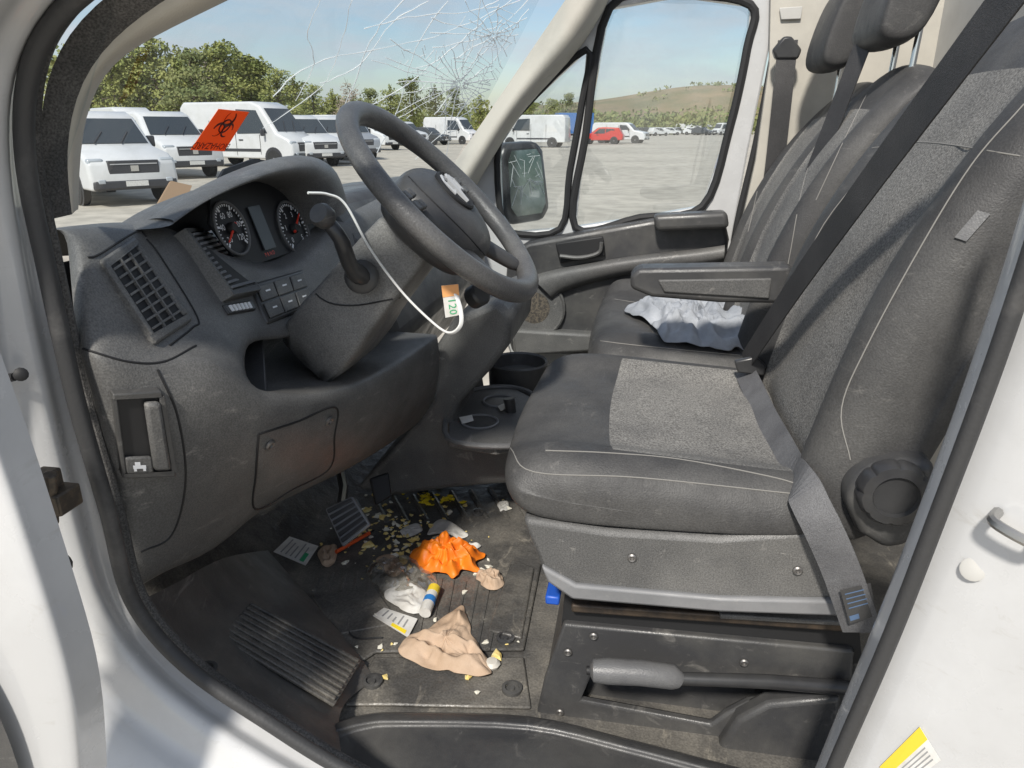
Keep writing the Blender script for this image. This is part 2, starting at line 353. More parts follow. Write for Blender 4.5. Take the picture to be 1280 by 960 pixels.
Q=quad(*px([(816,268),(908,263),(911,284),(820,288)],2.15),(0,-1,.0)); MB().q(Q,0,1,0,1,-.04,.03).build('armrest','plast2',pd,bevel=.014,seg=3)
Q=quad(*px([(694,304),(754,295),(757,320),(700,329)],2.18),(0,-1,0)); m=MB(); m.q(Q,0,1,0,1,-.005,.004); m.build('handle_recess','black',pd,bevel=.008)
MB().tube(cr(px([(700,320),(725,322),(748,316),(752,303)],2.165),6),.009,8,flat=.7).build('door_handle','plast',pd)
c=P(668,384,2.185)
MB().lathe([(.098,0),(.098,.010),(.093,.014),(.089,.010)],c,(0,-1,0),36).build('speaker_ring','plast',pd)
MB().lathe([(.088,.006),(.05,.010),(0,.011)],c,(0,-1,0),36).build('speaker_grille','spk',pd)
MB().slab(px([(640,412),(745,418),(742,440),(642,446)],2.15),(0,.05,0)).build('door_pocket','plast',pd,bevel=.01)
# outside mirror, turned to look rearward
Q=quad(P(623,180,2.46),P(679,176,2.60),P(690,274,2.60),P(629,284,2.46),(.5,-1,0))
mo=[(.12,0),(.88,0),(1,.12),(1,.85),(.85,1),(.15,1),(0,.85),(0,.15)]
MB().slab([Q(s,t) for s,t in mo],(-0.06,.10,0)).build('side_mirror','gloss',pd,bevel=.02)
mg=MB().slab([Q(.14+.72*s,.09+.80*t,.012) for s,t in mo],(-.001,.002,0)).build('mirror_glass','mirror',pd)
m=MB(); rr=random.Random(5)
for k in range(30):
    s,t=rr.uniform(.18,.82),rr.uniform(.12,.55); an=rr.uniform(0,PI); l=rr.uniform(.08,.28); m.tube([Q(s,t,.0135),Q(min(.85,max(.15,s+cos(an)*l)),min(.86,max(.1,t+sin(an)*l)),.0135)],.0008,4)
m.build('mirror_crack','crack',pd)
# passenger windshield pillar trim
ap1=[(560,215),(590,172),(640,98),(700,10),(740,-50)]; ap2=[(585,250),(612,205),(652,135),(735,58),(775,-30)]
apt=MB().grid([[P(*p,2.16) for p in ap1],[P(*(V(p)*.5+V(q)*.5),2.10) for p,q in zip(ap1,ap2)],[P(*p,2.17) for p in ap2],[P(*p,2.27) for p in ap2]]).build('pillar_trim','beige',van,sub=2)
# rear side wall beyond, and bulkhead
sw=[(965,-80),(1300,-80),(1300,560),(905,560),(918,320),(945,200),(962,80)]
MB().slab(px(sw,2.22),(0,.02,0)).build('side_wall','beige',van)
MB().box((.74,1.42,1.5),(.02,1.66,1.5)).build('bulkhead','bulk',van,bevel=.004)
Q=quad(*px([(974,10),(1003,8),(1001,24),(976,25)],2.215),(0,-1,0)); MB().q(Q,0,1,0,1,0,.004).build('trim_badge','bulk',van,bevel=.003)
pb=[P(985,50,2.16),P(978,120,2.15),P(968,210,2.15),P(960,260,2.16)]
sb=strap('seat_belt',cr(pb,5),.05,(0,-1,0),'belt',van); MB().slab(px([(966,62),(980,45),(990,45),(1003,62),(998,74),(970,74)],2.15),(0,.03,0)).build('belt_guide','gloss',sb,bevel=.006)
MB().box((.42,2.18,1.05),(.30,.10,.5)).build('wheel_box','plast2',van,bevel=.01)
# ---- floor
fl=[]
for x,z in ((-1.02,1.25),(-.86,.98),(-.74,.85),(-.66,.80),(-.5,.79),(0,.79),(.8,.79)):
    fl.append([V((x,y,z)) for y in (.6,.9,1.2,1.6,2.22)])
flo=MB().grid(fl).build('cab_floor','mat',van)
MB().grid([[V((-1.03,.6,z)),V((-1.03,2.25,z))] for z in (.9,1.39)]).build('firewall','black',van)
for k in range(10):
    a=Z(420+k*24,628-k*2.2,.7985); b=Z(434+k*25,654-k*0.8,.7985); MB().tube([a,b],.006,6,flat=.7).build('mat_rib','mat',flo)
fm=MB().slab([Z(*p,.7905) for p in ((350,700),(400,655),(480,612),(632,605),(680,690),(655,815),(470,818),(455,828),(380,770))],(0,0,.007)).build('floor_mat','mat',flo,bevel=.003)
MB().slab([Z(*p,.7905) for p in ((468,824),(560,826),(655,824),(664,888),(560,886),(492,884),(432,884))],(0,0,.006)).build('floor_mat','mat',flo,bevel=.003)
Q=quad(Z(640,700,.7976),Z(668,712,.7976),Z(652,800,.7976),Z(610,790,.7976),(0,0,1)); MB().q(Q,0,1,0,1,-.002,.005).build('raised_panel','mat',flo,bevel=.003)
Q=quad(Z(390,745,.7976),Z(470,738,.7976),Z(500,780,.7976),Z(420,795,.7976),(0,0,1)); MB().q(Q,0,1,0,1,-.002,.004).build('raised_panel','mat',flo,bevel=.002)
for k in range(7):
    a=Z(536+k*15,722+k*1.5,.7985); b=Z(520+k*15,806+k*1,.7985); MB().tube([a,b],.0045,6,flat=.6).build('mat_rib','mat',flo)
for k in range(6):
    a=Z(400+k*16,716-k*1,.7985); b=Z(392+k*17,738+k*.5,.7985); MB().tube([a,b],.004,6,flat=.6).build('mat_rib','mat',flo)
for a,b in ((466,851),(432,912),(632,797),(530,615),(640,860),(256,838),(598,640)):
    p=Z(a,b,.800) if a>300 else P(a,b,.66); MB().lathe([(.016,-.004),(.016,.002),(.011,.003),(.010,-.002),(.005,-.002),(.004,.001),(0,.001)],p,(0,0,1),14).build('floor_clip','plast2',flo)
wa=[[P(172,752,.632),Z(225,728,1.03),Z(275,694,1.0),Z(335,688,.83)],[P(210,818,.632),Z(258,800,.945),Z(312,745,.92),Z(392,752,.815)],[P(300,888,.632),Z(338,855,.88),Z(385,805,.865),Z(458,828,.80)],[P(430,962,.632),Z(418,893,.835),Z(440,868,.80),Z(468,850,.795)]]
sl=MB().grid(wa).build('sill_trim','mat2',van,sub=2)
Q=quad(Z(312,752,.922),Z(452,826,.812),Z(418,882,.845),Z(272,795,.942),(0,0,1)); m=MB()
m.q(Q,0,1,0,1,-.004,.001)
for k in range(8): m.q(Q,.02,.98,.04+k*.122,.10+k*.122,.001,.005)
m.build('tread_ribs','mat',sl,bevel=.0015)
cu=cr([V((a,b,0)) for a,b in ((420,902),(455,893),(500,890),(660,895),(780,922),(880,948),(1080,1000))],4)
MB().grid([[Z(p.x,p.y,.793) for p in cu],[Z(p.x,p.y+2,.846) for p in cu],[Z(p.x,p.y+12,.850) for p in cu],[Z(p.x,p.y+17,.842) for p in cu],[P(p.x,p.y+75,.66) for p in cu],[P(p.x,p.y+100,.63)for p in cu]]).build('sill_trim','plast2',van,ang=50,bevel=.004)
# ---- dashboard
lip=[(112,440,-.53),(155,450,-.515),(205,455,-.50),(258,438,-.478),(312,478,-.458),(330,492,-.45),(400,492,-.43),(475,468,-.41),(546,418,-.385)]
kn=[lip,
 [(113,446,-.527),(156,456,-.512),(206,461,-.497),(259,445,-.474),(313,484,-.453),(331,497,-.445),(401,497,-.425),(476,473,-.405),(547,424,-.381)],
 [(122,485,-.53),(165,490,-.51),(212,500,-.49),(268,478,-.46),(318,505,-.446),(335,514,-.44),(405,510,-.42),(478,488,-.40),(549,438,-.38)],
 [(135,545,-.535),(178,560,-.515),(222,565,-.495),(280,550,-.47),(324,557,-.456),(340,560,-.45),(410,545,-.43),(480,517,-.41),(549,470,-.385)],
 [(150,625,-.545),(190,640,-.535),(230,635,-.52),(280,622,-.50),(320,610,-.486),(335,605,-.48),(410,580,-.455),(475,548,-.43),(542,502,-.41)],
 [(172,745,-.565),(195,730,-.56),(225,712,-.55),(270,696,-.55),(314,655,-.53),(330,640,-.52),(405,606,-.49),(470,572,-.47),(535,524,-.45)]]
up=[[(93,272,-.60),(130,265,-.61),(190,266,-.61),(225,275,-.60),(262,302,-.585),(330,325,-.575),(372,325,-.57)],
 [(100,320,-.572),(140,312,-.575),(185,300,-.58),(232,300,-.575),(275,330,-.56),(330,345,-.55),(380,338,-.55)],
 [(105,380,-.55),(165,385,-.545),(205,368,-.55),(255,358,-.55),(300,375,-.54),(340,395,-.525),(390,385,-.52)],
 [(110,425,-.535),(165,432,-.522),(212,432,-.515),(258,420,-.515),(312,424,-.505),(352,428,-.50),(396,414,-.50)]]
def lead(rows):
    out=[]
    for r in rows:
        q=[D(*p) for p in r]; e=q[0]; out.append([e+V((-.03,.02,0))]+q)
    return out
K=lead(kn); K.append([p+V((-.02,0,-.001)) for p in K[-1]]); K.append([p+V((-.12,0,.01)) for p in K[-2]]); K.append([p+V((-.3,.02,.06)) for p in K[-3]])
U=lead(up)
U=[r+[V((-.57+.02*i,1.30,1.49-.055*i)),V((-.57+.02*i,2.15,1.49-.055*i))] for i,r in enumerate(U)]
back=[V((-1.0,p.y,1.42)) for p in U[0]]; midr=[V((-.78,p.y,min(p.z,1.485))) for p in U[0]]
db=MB(); db.grid([back,midr]+U)
l0=[D(*p) for p in lip]
l0=[l0[0]+V((-.03,.02,0))]+l0
db.grid([U[3][:6],l0[:6]])
db.grid(K)
topr=[U[3][5],U[3][6],U[3][7],V((-.47,1.2,1.36)),V((-.45,1.33,1.33))]
botr=[l0[5],l0[6],l0[7],l0[8],l0[9]]
iT=[p+V((-.015,.001,0)) for p in topr]; iB=[p+V((-.015,.001,0)) for p in botr]
dT=[V((-.58,p.y+.01,p.z)) for p in topr]; dB=[V((-.58,p.y+.01,p.z)) for p in botr]
db.grid([topr,iT,dT,dB,iB,botr]); db.add([topr[0],iT[0],iB[0],botr[0]],[(0,1,2,3)]); db.add([iT[0],dT[0],dB[0],iB[0]],[(0,1,2,3)])
dash=db.build('dashboard','plast',van,sub=2)
a=U[3][6]; b=(l0[6]+l0[7])/2
MB().slab([a+V((-.03,0,.004)),b+V((-.04,0,-.004)),V((-.578,b.y+.01,b.z)),V((-.578,a.y+.01,a.z))],(0,.005,0)).build('cubby_divider','plast2',dash,bevel=.001)
MB().slab([V((-.60,1.32,1.49)),V((-.50,1.32,1.36)),V((-.46,1.32,1.22)),V((-.55,1.32,1.05)),V((-.9,1.32,1.05)),V((-.9,1.32,1.46))],(0,.86,0)).build('dash_panel','plast2',dash,bevel=.02)
def fl4(c,off=.001):
    pts=[hitn([dash],*p,off) for p in c]; n=(pts[1]-pts[0]).cross(pts[3]-pts[0]).normalized()
    if n.dot(CAM-pts[0])<0: n=-n
    mx=0
    for s in (.15,.35,.5,.65,.85):
        for t in (.15,.35,.5,.65,.85):
            x=(c[0][0]*(1-s)+c[1][0]*s)*(1-t)+(c[3][0]*(1-s)+c[2][0]*s)*t; y=(c[0][1]*(1-s)+c[1][1]*s)*(1-t)+(c[3][1]*(1-s)+c[2][1]*s)*t
            h=hit([dash],x,y,off)
            if h is not None:
                q=(pts[0]*(1-s)+pts[1]*s)*(1-t)+(pts[3]*(1-s)+pts[2]*s)*t
                mx=max(mx,min(.03,(h-q).dot(n)))
    return [p+n*mx for p in pts]
def vent(c,n,vertical=True,name='air_vent'):
    Q=quad(*fl4(c),(1,-.3,.2)); m=MB()
    fr=.10 if vertical else .07
    m.q(Q,0,1,0,fr*.8,-.03,.004); m.q(Q,0,1,1-fr*.8,1,-.03,.004); m.q(Q,0,fr,fr*.8,1-fr*.8,-.03,.004); m.q(Q,1-fr,1,fr*.8,1-fr*.8,-.03,.004)
    o=m.build(name,'plast',dash,bevel=.003)
    MB().q(Q,fr,1-fr,fr*.8,1-fr*.8,-.012,.0008).build('vent_duct','black',o)
    m=MB()
    for k in range(n):
        t=fr+(1-2*fr)*(k+.5)/n; w=.012 if vertical else .016
        m.q(Q,fr,1-fr,t-w,t+w,.0008,.0038 if vertical else .006)
    if vertical:
        for k in range(2): s=.36+.27*k; m.q(Q,s-.015,s+.015,fr,1-fr,.001,.0045)
    m.build('vent_slats','plast' if vertical else 'strip',o); return Q,o
vent([(124,326),(166,298),(238,402),(192,432)],8)
Q,o=vent([(216,294),(250,290),(314,370),(278,378)],12,False)
Q=quad(*fl4([(277,382),(313,376),(319,388),(285,394)]),(1,0,.2)); MB().q(Q,0,1,0,1,-.004,.003).build('vent_wheel','gloss',o,bevel=.002); m=MB()
for k in range(6): m.q(Q,.12+k*.13,.19+k*.13,.2,.8,.003,.005)
m.build('wheel_marks','num',o)
for pl in ([(212,432),(240,410),(246,395),(200,320),(183,299)],[(197,462),(222,520),(232,600),(215,668),(176,690)],[(104,436),(160,452),(205,452),(245,432)],[(110,322),(124,318),(170,290),(183,296)]):
    seam('panel_gap',pl,[dash],dash,.0014,'black',8,.0002)
Q=quad(*fl4([(311,356),(378,337),(391,383),(334,406)]),(1,-.3,.3)); sw=MB().q(Q,0,1,0,1,-.02,.003).build('switch_panel','gloss',dash,bevel=.004)
for i in range(2):
    for j in range(3): 
        MB().q(Q,.05+j*.31,.33+j*.31,.1+i*.42,.48+i*.42,.003,.006).build('switch','plast',sw,bevel=.0025); MB().q(Q,.15+j*.31,.23+j*.31,.25+i*.42,.29+i*.42,.0062,.0066).build('switch_mark','num',sw)
Q=quad(*fl4([(137,487),(198,484),(216,590),(150,592)]),(1,-.5,0)); hr=MB()
hr.q(Q,0,1,0,.06,-.01,.005); hr.q(Q,0,1,.94,1,-.01,.005); hr.q(Q,0,.08,.06,.94,-.01,.005); hr.q(Q,.92,1,.06,.94,-.01,.005)
hr=hr.build('hood_release','plast2',dash,bevel=.003); MB().q(Q,.08,.92,.06,.94,-.01,.0006).build('release_recess','black',hr); MB().q(Q,.58,.92,.10,.90,.0006,.010).build('release_lever','plast',hr,bevel=.004); MB().q(Q,.08,.58,.74,.94,.0006,.006).build('release_plate','plast',hr,bevel=.002)
m=MB(); m.q(Q,.20,.44,.83,.87,.0065,.007); m.q(Q,.24,.34,.79,.83,.0065,.007); m.q(Q,.21,.26,.87,.90,.0065,.007); m.q(Q,.38,.43,.87,.90,.0065,.007); m.build('car_symbol','num',hr)
fcp=[(323,543),(372,527),(419,509),(418,545),(412,585),(365,612),(319,636),(320,590),(323,543)]
seam('panel_gap',fcp,[dash],dash,.0017,'black',8,.0004)
fc=[hitn([dash],*p,.001) for p in ((323,543),(419,509),(415,578),(319,634))]
n=(fc[1]-fc[0]).cross(fc[3]-fc[0]).normalized(); n=n if n.x>0 else -n
for a,b in ((337,556),(411,526)): p=hitn([dash],a,b,.0); MB().lathe(screw(.008),p,n,14).build('fuse_screw','screw',dash)
# instrument hood
ri=[(212,286,-.55),(238,266,-.55),(264,252,-.55),(300,237,-.55),(340,224,-.55),(378,222,-.55),(402,240,-.55),(409,280,-.55)]
ro=[(184,270,-.60),(213,250,-.60),(255,228,-.60),(296,208,-.60),(345,191,-.60),(388,187,-.60),(420,204,-.585),(432,250,-.56)]
a=[D(*p) for p in ri]; b=[D(*p) for p in ro]; am=[(p+q)/2+V((.03,0,.004)) for p,q in zip(a,b)]
inner=[p+V((-.08,0,-.004)) for p in a]
ch=MB().grid([inner,a,am,b,[p+V((-.05,.012,-.022)) for p in b],[V((p.x-.10,p.y+.04,1.46)) for p in b]]).build('cluster_hood','plast',dash,sub=2)
Q=quad(V((-.635,.90,1.575)),V((-.635,1.34,1.575)),V((-.585,1.34,1.42)),V((-.585,.90,1.42)),(1,0,.3))
ic=MB().slab([V((-.635+(1.575-z)*.05/.155,y,z)) for y,z in ((.955,1.49),(.99,1.53),(1.05,1.56),(1.15,1.572),(1.25,1.56),(1.34,1.50),(1.34,1.42),(.99,1.42))],(-.004,0,0)).build('instrument_cluster','dial',dash)
ex=V((0,1,0)); nq=(Q(.5,.5,1)-Q(.5,.5,0)); ey=nq.cross(ex).normalized(); ey=ey if ey.z>0 else -ey
def onface(px_,py_):
    d=ray(px_,py_); O=Q(.5,.5,.001); t=(O-CAM).dot(nq)/d.dot(nq); return CAM+d*t
for (cx,cy,rad,a0,nums) in ((288,286,.040,R(225),('20','40','60','80','100','120')),(366,286,.047,R(225),('0','1','2','3','4','5'))):
    O=onface(cx,cy); g=MB().tube([O+(ex*cos(2*PI*i/40)+ey*sin(2*PI*i/40))*rad+nq*.003 for i in range(40)],.0022,8,True).build('gauge_ring','gripgrey',ic)
    m=MB()
    for k in range(31):
        an=a0-R(270)*k/30; l=.74 if k%6==0 else .83; d1=ex*cos(an)+ey*sin(an); d2=nq.cross(d1); w=.0016 if k%6==0 else .0008
        m.hexa([O+d1*rad*l+d2*w+nq*.002,O+d1*rad*.92+d2*w+nq*.002,O+d1*rad*.92-d2*w+nq*.002,O+d1*rad*l-d2*w+nq*.002]+[O+d1*rad*x+d2*y+nq*.003 for x,y in ((l,w),(.92,w),(.92,-w),(l,-w))])
    m.build('gauge_ticks','num',ic)
    for k,s in enumerate(nums):
        an=a0-R(270)*k/5; text('numeral',s,.013,O+(ex*cos(an)+ey*sin(an))*rad*.55+nq*.002,ex,ey,'num',ic)
    a1=R(215) if cx<300 else R(35)
    d1=ex*cos(a1)+ey*sin(a1); nd=MB().tube([O-d1*.010+nq*.006,O+d1*rad*.8+nq*.006],[.0026,.0012],6); nd.build('needle','red',ic)
    MB().lathe([(.009,0),(.009,.006),(.007,.009),(0,.009)],O,nq,16).build('needle_hub','black',ic)
O=onface(326,285); MB().box(O+nq*.002,(.002,.036,.07),Matrix((nq,ex,ey)).transposed()).build('display','lcd',ic)
text('red_letters','P R N D',.009,onface(335,318)+nq*.004,ex,ey,'red',ic)
# ---- steering wheel
T=R(45); n_=V((cos(T),0,sin(T))); e2=V((-sin(T),0,cos(T))); e1=V((0,1,0)); WC=V((-.286,1.05,1.517))
def W(a,b,c=0): return WC+e1*a+e2*b+n_*c
RR=.173
rim=MB(); k=64
rim.tube([W(RR*sin(2*PI*i/k),RR*cos(2*PI*i/k)) for i in range(k)],[.0152+.0018*max(0,cos(4*PI*i/k-.3)) for i in range(k)],14,True)
sw_=rim.build('steering_wheel','grip',van)
def spoke(pa,pb,wa_,wb_,ca,cb):
    pa=V(pa);pb=V(pb); t=(pb-pa).normalized(); s=V((-t.y,t.x)); m=MB(); secs=[]
    for f,w,c in ((0,wa_,ca),(.5,(wa_+wb_)/2*.85,(ca+cb)/2),(1,wb_,cb)):
        p=pa.lerp(pb,f); secs.append([W(*(p+s*w*x),c+y) for x,y in ((-1,-.008),(-.9,.006),(0,.01),(.9,.006),(1,-.008),(0,-.016))])
    return m.loft(secs)
for pa,pb,wa_,wb_ in (((.06,.015),(.168,.018),.038,.024),((-.06,.015),(-.168,.018),.038,.024),((.04,-.05),(.082,-.152),.026,.017),((-.04,-.05),(-.082,-.152),.026,.017)):
    spoke(pa,pb,wa_,wb_,-.02,-.003).build('spoke','plast2',sw_,sub=2)
ol=[(-.08,.058),(0,.076),(.08,.058),(.102,.012),(.084,-.056),(.045,-.095),(0,-.10),(-.045,-.095),(-.084,-.056),(-.102,.012)]
secs=[[W(a*s,b*s,c) for a,b in ol] for s,c in ((.9,-.07),(1,-.045),(1,-.012),(.93,.006),(.6,.020),(.2,.024))]
hub=MB().loft(secs).build('airbag_cover','plast2',sw_,sub=2)
MB().lathe([(.036,-.004),(.036,.003),(.033,.005),(.030,.002),(0,.002)],W(0,.000,.0222),n_,28).build('emblem','black',sw_)
m=MB()
for sg in (-1,1):
    m.tube([W(sg*.004,.018,.0262),W(sg*.013,.026,.0262),W(sg*.025,.017,.0262),W(sg*.023,-.006,.0262),W(sg*.014,-.002,.0262)],.0030,6)
m.tube([W(0,.022,.0262),W(0,.0,.0262),W(0,-.024,.0262)],[.0075,.005,.003],6); m.build('ram_head','silverm',sw_)
for sg in (-1,1):
    for j,(a,b) in enumerate(((.112,.026),(.132,.024),(.112,.006),(.132,.006))): MB().box(W(sg*a,b,.004),(.016,.014,.008),Matrix((e1,e2,n_)).transposed()).build('wheel_button','plast',sw_,bevel=.002)
seam('hub_seam',[(505,215),(540,250),(585,295),(615,330)],[hub],sw_,.0012,'black')
# ---- steering column
def sec(t,wy,wh,dz=0,k=16):
    c=WC-n_*t+V((0,0,dz)); o=[]
    for i in range(k):
        an=2*PI*(i+.5)/k; ca,sa=cos(an),sin(an); f=lambda v:(abs(v)**.18)*(1 if v>0 else -1); o.append(c+e1*wy*f(ca)+e2*wh*f(sa))
    return o
colm=MB().loft([sec(.045,.062,.040),sec(.06,.070,.046),sec(.13,.076,.050,-.006),sec(.20,.086,.052,-.014),sec(.205,.092,.056,-.016),sec(.32,.102,.062,-.03)]).build('steering_column','shroud',van,sub=1)
seam('column_split',[(372,330),(400,372),(440,382),(500,372)],[colm],colm,.0013,'black')
st=[P(403,271,.90),P(425,298,.90),P(440,335,.93),P(462,352,.97)]
sk=MB().tube(cr(st,6),[.010]*7+[.011]*6+[.014]*6,12).build('wiper_stalk','gloss',colm)
MB().lathe([(.012,-.004),(.015,0),(.016,.012),(.013,.018),(0,.0185)],P(408,273,.895),P(408,273,.895)-P(432,300,.92)+V((.0,-.03,.0)),18).build('stalk_knob','plast2',colm)
MB().lathe([(.024,0),(.024,.012),(.019,.016),(0,.016)],P(452,346,.960),CAM-P(448,346,.95),20).build('stalk_boot','gloss',colm)
MB().lathe([(.02,0),(.02,.02),(.016,.024),(0,.022)],P(592,372,1.17),V((.6,-.4,.4)),18).build('ignition_lock','gloss',colm)
# ---- centre console
cp=[(545,432),(566,400),(622,376),(640,395),(636,432),(612,464),(574,505),(566,520),(572,552),(640,560),(650,604),(560,612),(486,622),(444,612),(500,550),(538,500)]
con=MB().slab(px(cp,1.37),(0,.30,0)).build('center_console','plast',van,bevel=.014,seg=3)
def circ(px_,py_,z,r,n=20): 
    c=Z(px_,py_,z); return [c+V((cos(2*PI*i/n)*r,sin(2*PI*i/n)*r,0)) for i in range(n)]
ztr=1.03
tray=[(560,548),(563,510),(590,488),(640,484),(672,500),(668,548),(620,558)]
h1=circ(600,528,ztr,.038); h2=circ(624,502,ztr,.036)
MB().plate([[Z(a,b,ztr) for a,b in tray],h1[::-1],h2[::-1]],(0,0,-.02)).build('cup_tray','plast',con,bevel=.004)
tr_=[Z(a,b,ztr+.003) for a,b in tray]
MB().tube(cr(tr_,4,True),.006,8,True).build('tray_rim','gripgrey',con)
for h,r in ((h1,.038),(h2,.036)):
    c=sum(h,V((0,0,0)))/len(h); MB().lathe([(r+.001,.001),(r-.003,-.002),(r-.006,-.045),(0,-.045)],c,(0,0,1),28).build('cup_holder','plast2',con)
    MB().tube([c+V((cos(2*PI*i/28)*r,sin(2*PI*i/28)*r,.002)) for i in range(28)],.0028,6,True).build('cup_rim','strip',con)
MB().tube([Z(640,520,ztr-.01),Z(636,498,ztr+.03)],[.011,.013],12).build('shift_knob','gloss',con,bevel=.002)
for k,(a,b) in enumerate(((592,528),(603,534),(609,524))):
    c=Z(a,b,ztr-.018); tag(MB().lathe([(.010,0),(.010,.002),(0,.002)],c,(.3*k-.2,-.3,1),14).build('coin','metal',None),'small silver coin lying in the cup holder','coin','coins in the cup holder')
tag(MB().slab([Z(574,522,ztr+.004),Z(590,519,ztr+.006),Z(592,526,ztr+.004),Z(578,530,ztr+.004)],(0,0,.001)).build('paper_scrap','paper',None),'small white receipt scrap at the rim of the cup holder','paper')
tag(MB().slab([Z(622,508,ztr+.006),Z(634,503,ztr+.008),Z(638,508,ztr+.006),Z(626,514,ztr+.006)],(0,0,.001)).build('paper_scrap','cream',None),'cream wrapper corner on the cup tray beside the black knob','paper')
c=P(648,452,1.74); MB().lathe([(.07,-.2),(.078,0),(.074,.004),(.069,0),(.064,-.03),(0,-.03)],c,(0,0,1),32).build('storage_bin','plast2',con)
# ---- pedals
Q=quad(P(406,636,1.06),P(440,620,1.08),P(463,656,1.05),P(428,684,1.03),(1,-.2,.6)); bp_=MB().q(Q,0,1,0,1,-.012,0).build('brake_pedal','strip',van,bevel=.003); m=MB()
for k in range(6): m.q(Q,.06,.94,.05+k*.155,.15+k*.155,0,.006)
m.build('pedal_pad','gloss',bp_,bevel=.001); MB().tube([Q(.5,.1,-.01),Q(.5,-.6,-.12),Q(.5,-1.5,-.2)],.009,8).build('pedal_arm','gloss',bp_)
Q=quad(P(462,598,1.27),P(486,590,1.30),P(490,620,1.27),P(470,632,1.25),(1,-.2,.6)); ac=MB().q(Q,0,1,0,1,-.008,.003).build('accelerator_pedal','black',van,bevel=.004)
# ---- seats
def cushion(name,yc,w,xf,xb,zb,zt,parent,ins=.15):
    secs=[]; lat=[(-1,.035,-.045,.012),(-.985,.014,-.022,.004),(-.90,.002,.003,0),(-.78,0,.009,0),(-.64,0,-.004,0),(-.58,0,-.011,0),(-.2,0,-.011,0),(.2,0,-.011,0),(.58,0,-.011,0),(.64,0,-.004,0),(.78,0,.009,0),(.90,.002,.003,0),(.985,.014,-.022,.004),(1,.035,-.045,.012)]
    for l,i,dz,db_ in lat:
        y=yc+l*w; bow=.02*l*l
        x0=xf+i+bow; t=zt+dz
        secs.append([V(p) for p in ((x0+.045,y,zb+db_),(x0+.012,y,zb+.02+db_),(x0,y,zb+.055),(x0+.018,y,t-.010),(x0+.06,y,t+.004),(x0+.14,y,t+.002),(x0+.26,y,t-.006),(xb-.06,y,t-.012),(xb,y,t-.014),(xb,y,zb+.02))])
    def mf(i,j): return 1 if 3<=i<=9 and 5<=j<=7 else 0
    return MB().loft(secs,mf).build(name,['fab','ins'],parent,sub=2)
def backrest(name,yc,w,fr,parent,dx=0,dz=0,taper=.14,bol=.03,th=.12):
    secs=[]; lat=[(-1,.05,.045),(-.985,.016,.02),(-.9,-bol*.8,0),(-.78,-bol,0),(-.62,-.002,0),(-.56,.008,0),(-.2,.005,0),(.2,.005,0),(.56,.008,0),(.62,-.002,0),(.78,-bol,0),(.9,-bol*.8,0),(.985,.016,.02),(1,.05,.045)]
    n=len(fr)
    for l,o,bk in lat:
        pr=[]
        for i,(x,z) in enumerate(fr):
            f=i/(n-1); wy=w*(1-taper*f**2); fall=1-.75*f**2; pr.append(V((x+dx+o*fall+.012*l*l,yc+l*wy,z+dz-(.035*abs(l)**3*f**4))))
        x,z=fr[-1]; wy=w*(1-taper); td=.035*abs(l)**3
        pr.append(V((x+.035+dx,yc+l*wy,z+.022+dz-td))); pr.append(V((x+.085+dx-bk,yc+l*wy,z-.005+dz-td)))
        for i in range(n-1,-1,-2):
            f=i/(n-1); x,z=fr[i]; pr.append(V((x+th+dx-bk,yc+l*w*(1-taper*f**2),z-.05*f+dz)))
        secs.append(pr)
    def mf(i,j): return 1 if 4<=i<=8 and 0<=j<=4 else 0
    return MB().loft(secs,mf).build(name,['fab','ins'],parent,sub=2)
FR=[(.205,1.15),(.228,1.26),(.250,1.36),(.282,1.47),(.345,1.60),(.405,1.69),(.452,1.75)]
seat=cushion('driver_seat',1.055,.255,-.178,.27,1.135,1.222,van)
bk=backrest('backrest',1.055,.255,FR,seat,bol=.024)
bench=cushion('bench_seat',1.79,.37,-.115,.27,1.07,1.20,van)
bk2=backrest('backrest',1.62,.172,[(x,z-.01) for x,z in FR],bench,dx=.0,dz=-.02)
bk3=backrest('backrest',2.0,.172,[(x,z-.02) for x,z in FR],bench,dx=.02,dz=-.02)
def headrest(yc,xc,zc,parent,w=.115):
    secs=[]
    for l,s in ((-1,.80),(-.96,.94),(-.6,1),(0,1.02),(.6,1),(.96,.94),(1,.80)):
        o=[]
        for a,b in ((-.042,-.085),(-.050,-.03),(-.046,.05),(-.034,.098),(0,.106),(.042,.098),(.05,.04),(.045,-.08),(0,-.092)): o.append(V((xc+a*s+b*.20,yc+l*w,zc+b*s)))
        secs.append(o)
    MB().loft(secs).build('headrest','fab',parent,sub=2)
    for sg in (-1,1): MB().tube([V((xc+.02,yc+sg*.06,zc-.2)),V((xc+.025,yc+sg*.06,zc-.05))],.006,10).build('headrest_post','chrome',parent)
headrest(2.0,.44,1.835,bench,.105); headrest(1.62,.455,1.85,bench,.105)
for pl in ([(682,563),(760,566),(850,574),(960,595),(1003,607)],[(638,560),(668,590),(800,597),(1000,618)]):
    seam('stitch',pl,[seat],seat,.0008)
for pl in ([(1063,575),(1052,510),(1085,430),(1150,310),(1215,205),(1280,130)],[(1090,185),(1160,178),(1275,195)],[(1180,76),(1110,180),(1030,280),(985,380)]):
    seam('stitch',pl,[bk],seat,.0008)
for pl in ([(1000,105),(960,190),(935,290)],[(1060,110),(1010,210),(985,330)],[(1105,75),(1060,165),(1020,250)]): seam('stitch',pl,[bk2,bk3],bench,.0009)
for pl in ([(742,425),(800,432),(925,444)],[(755,372),(840,385)]): seam('stitch',pl,[bench],bench,.0009)
c4=[hitn([bk],*p,.001) for p in ((1222,263),(1238,268),(1208,302),(1193,297))]
Q=quad(*c4,CAM-c4[0]); MB().q(Q,0,1,0,1,0,.002).build('side_tag','gripgrey',seat)
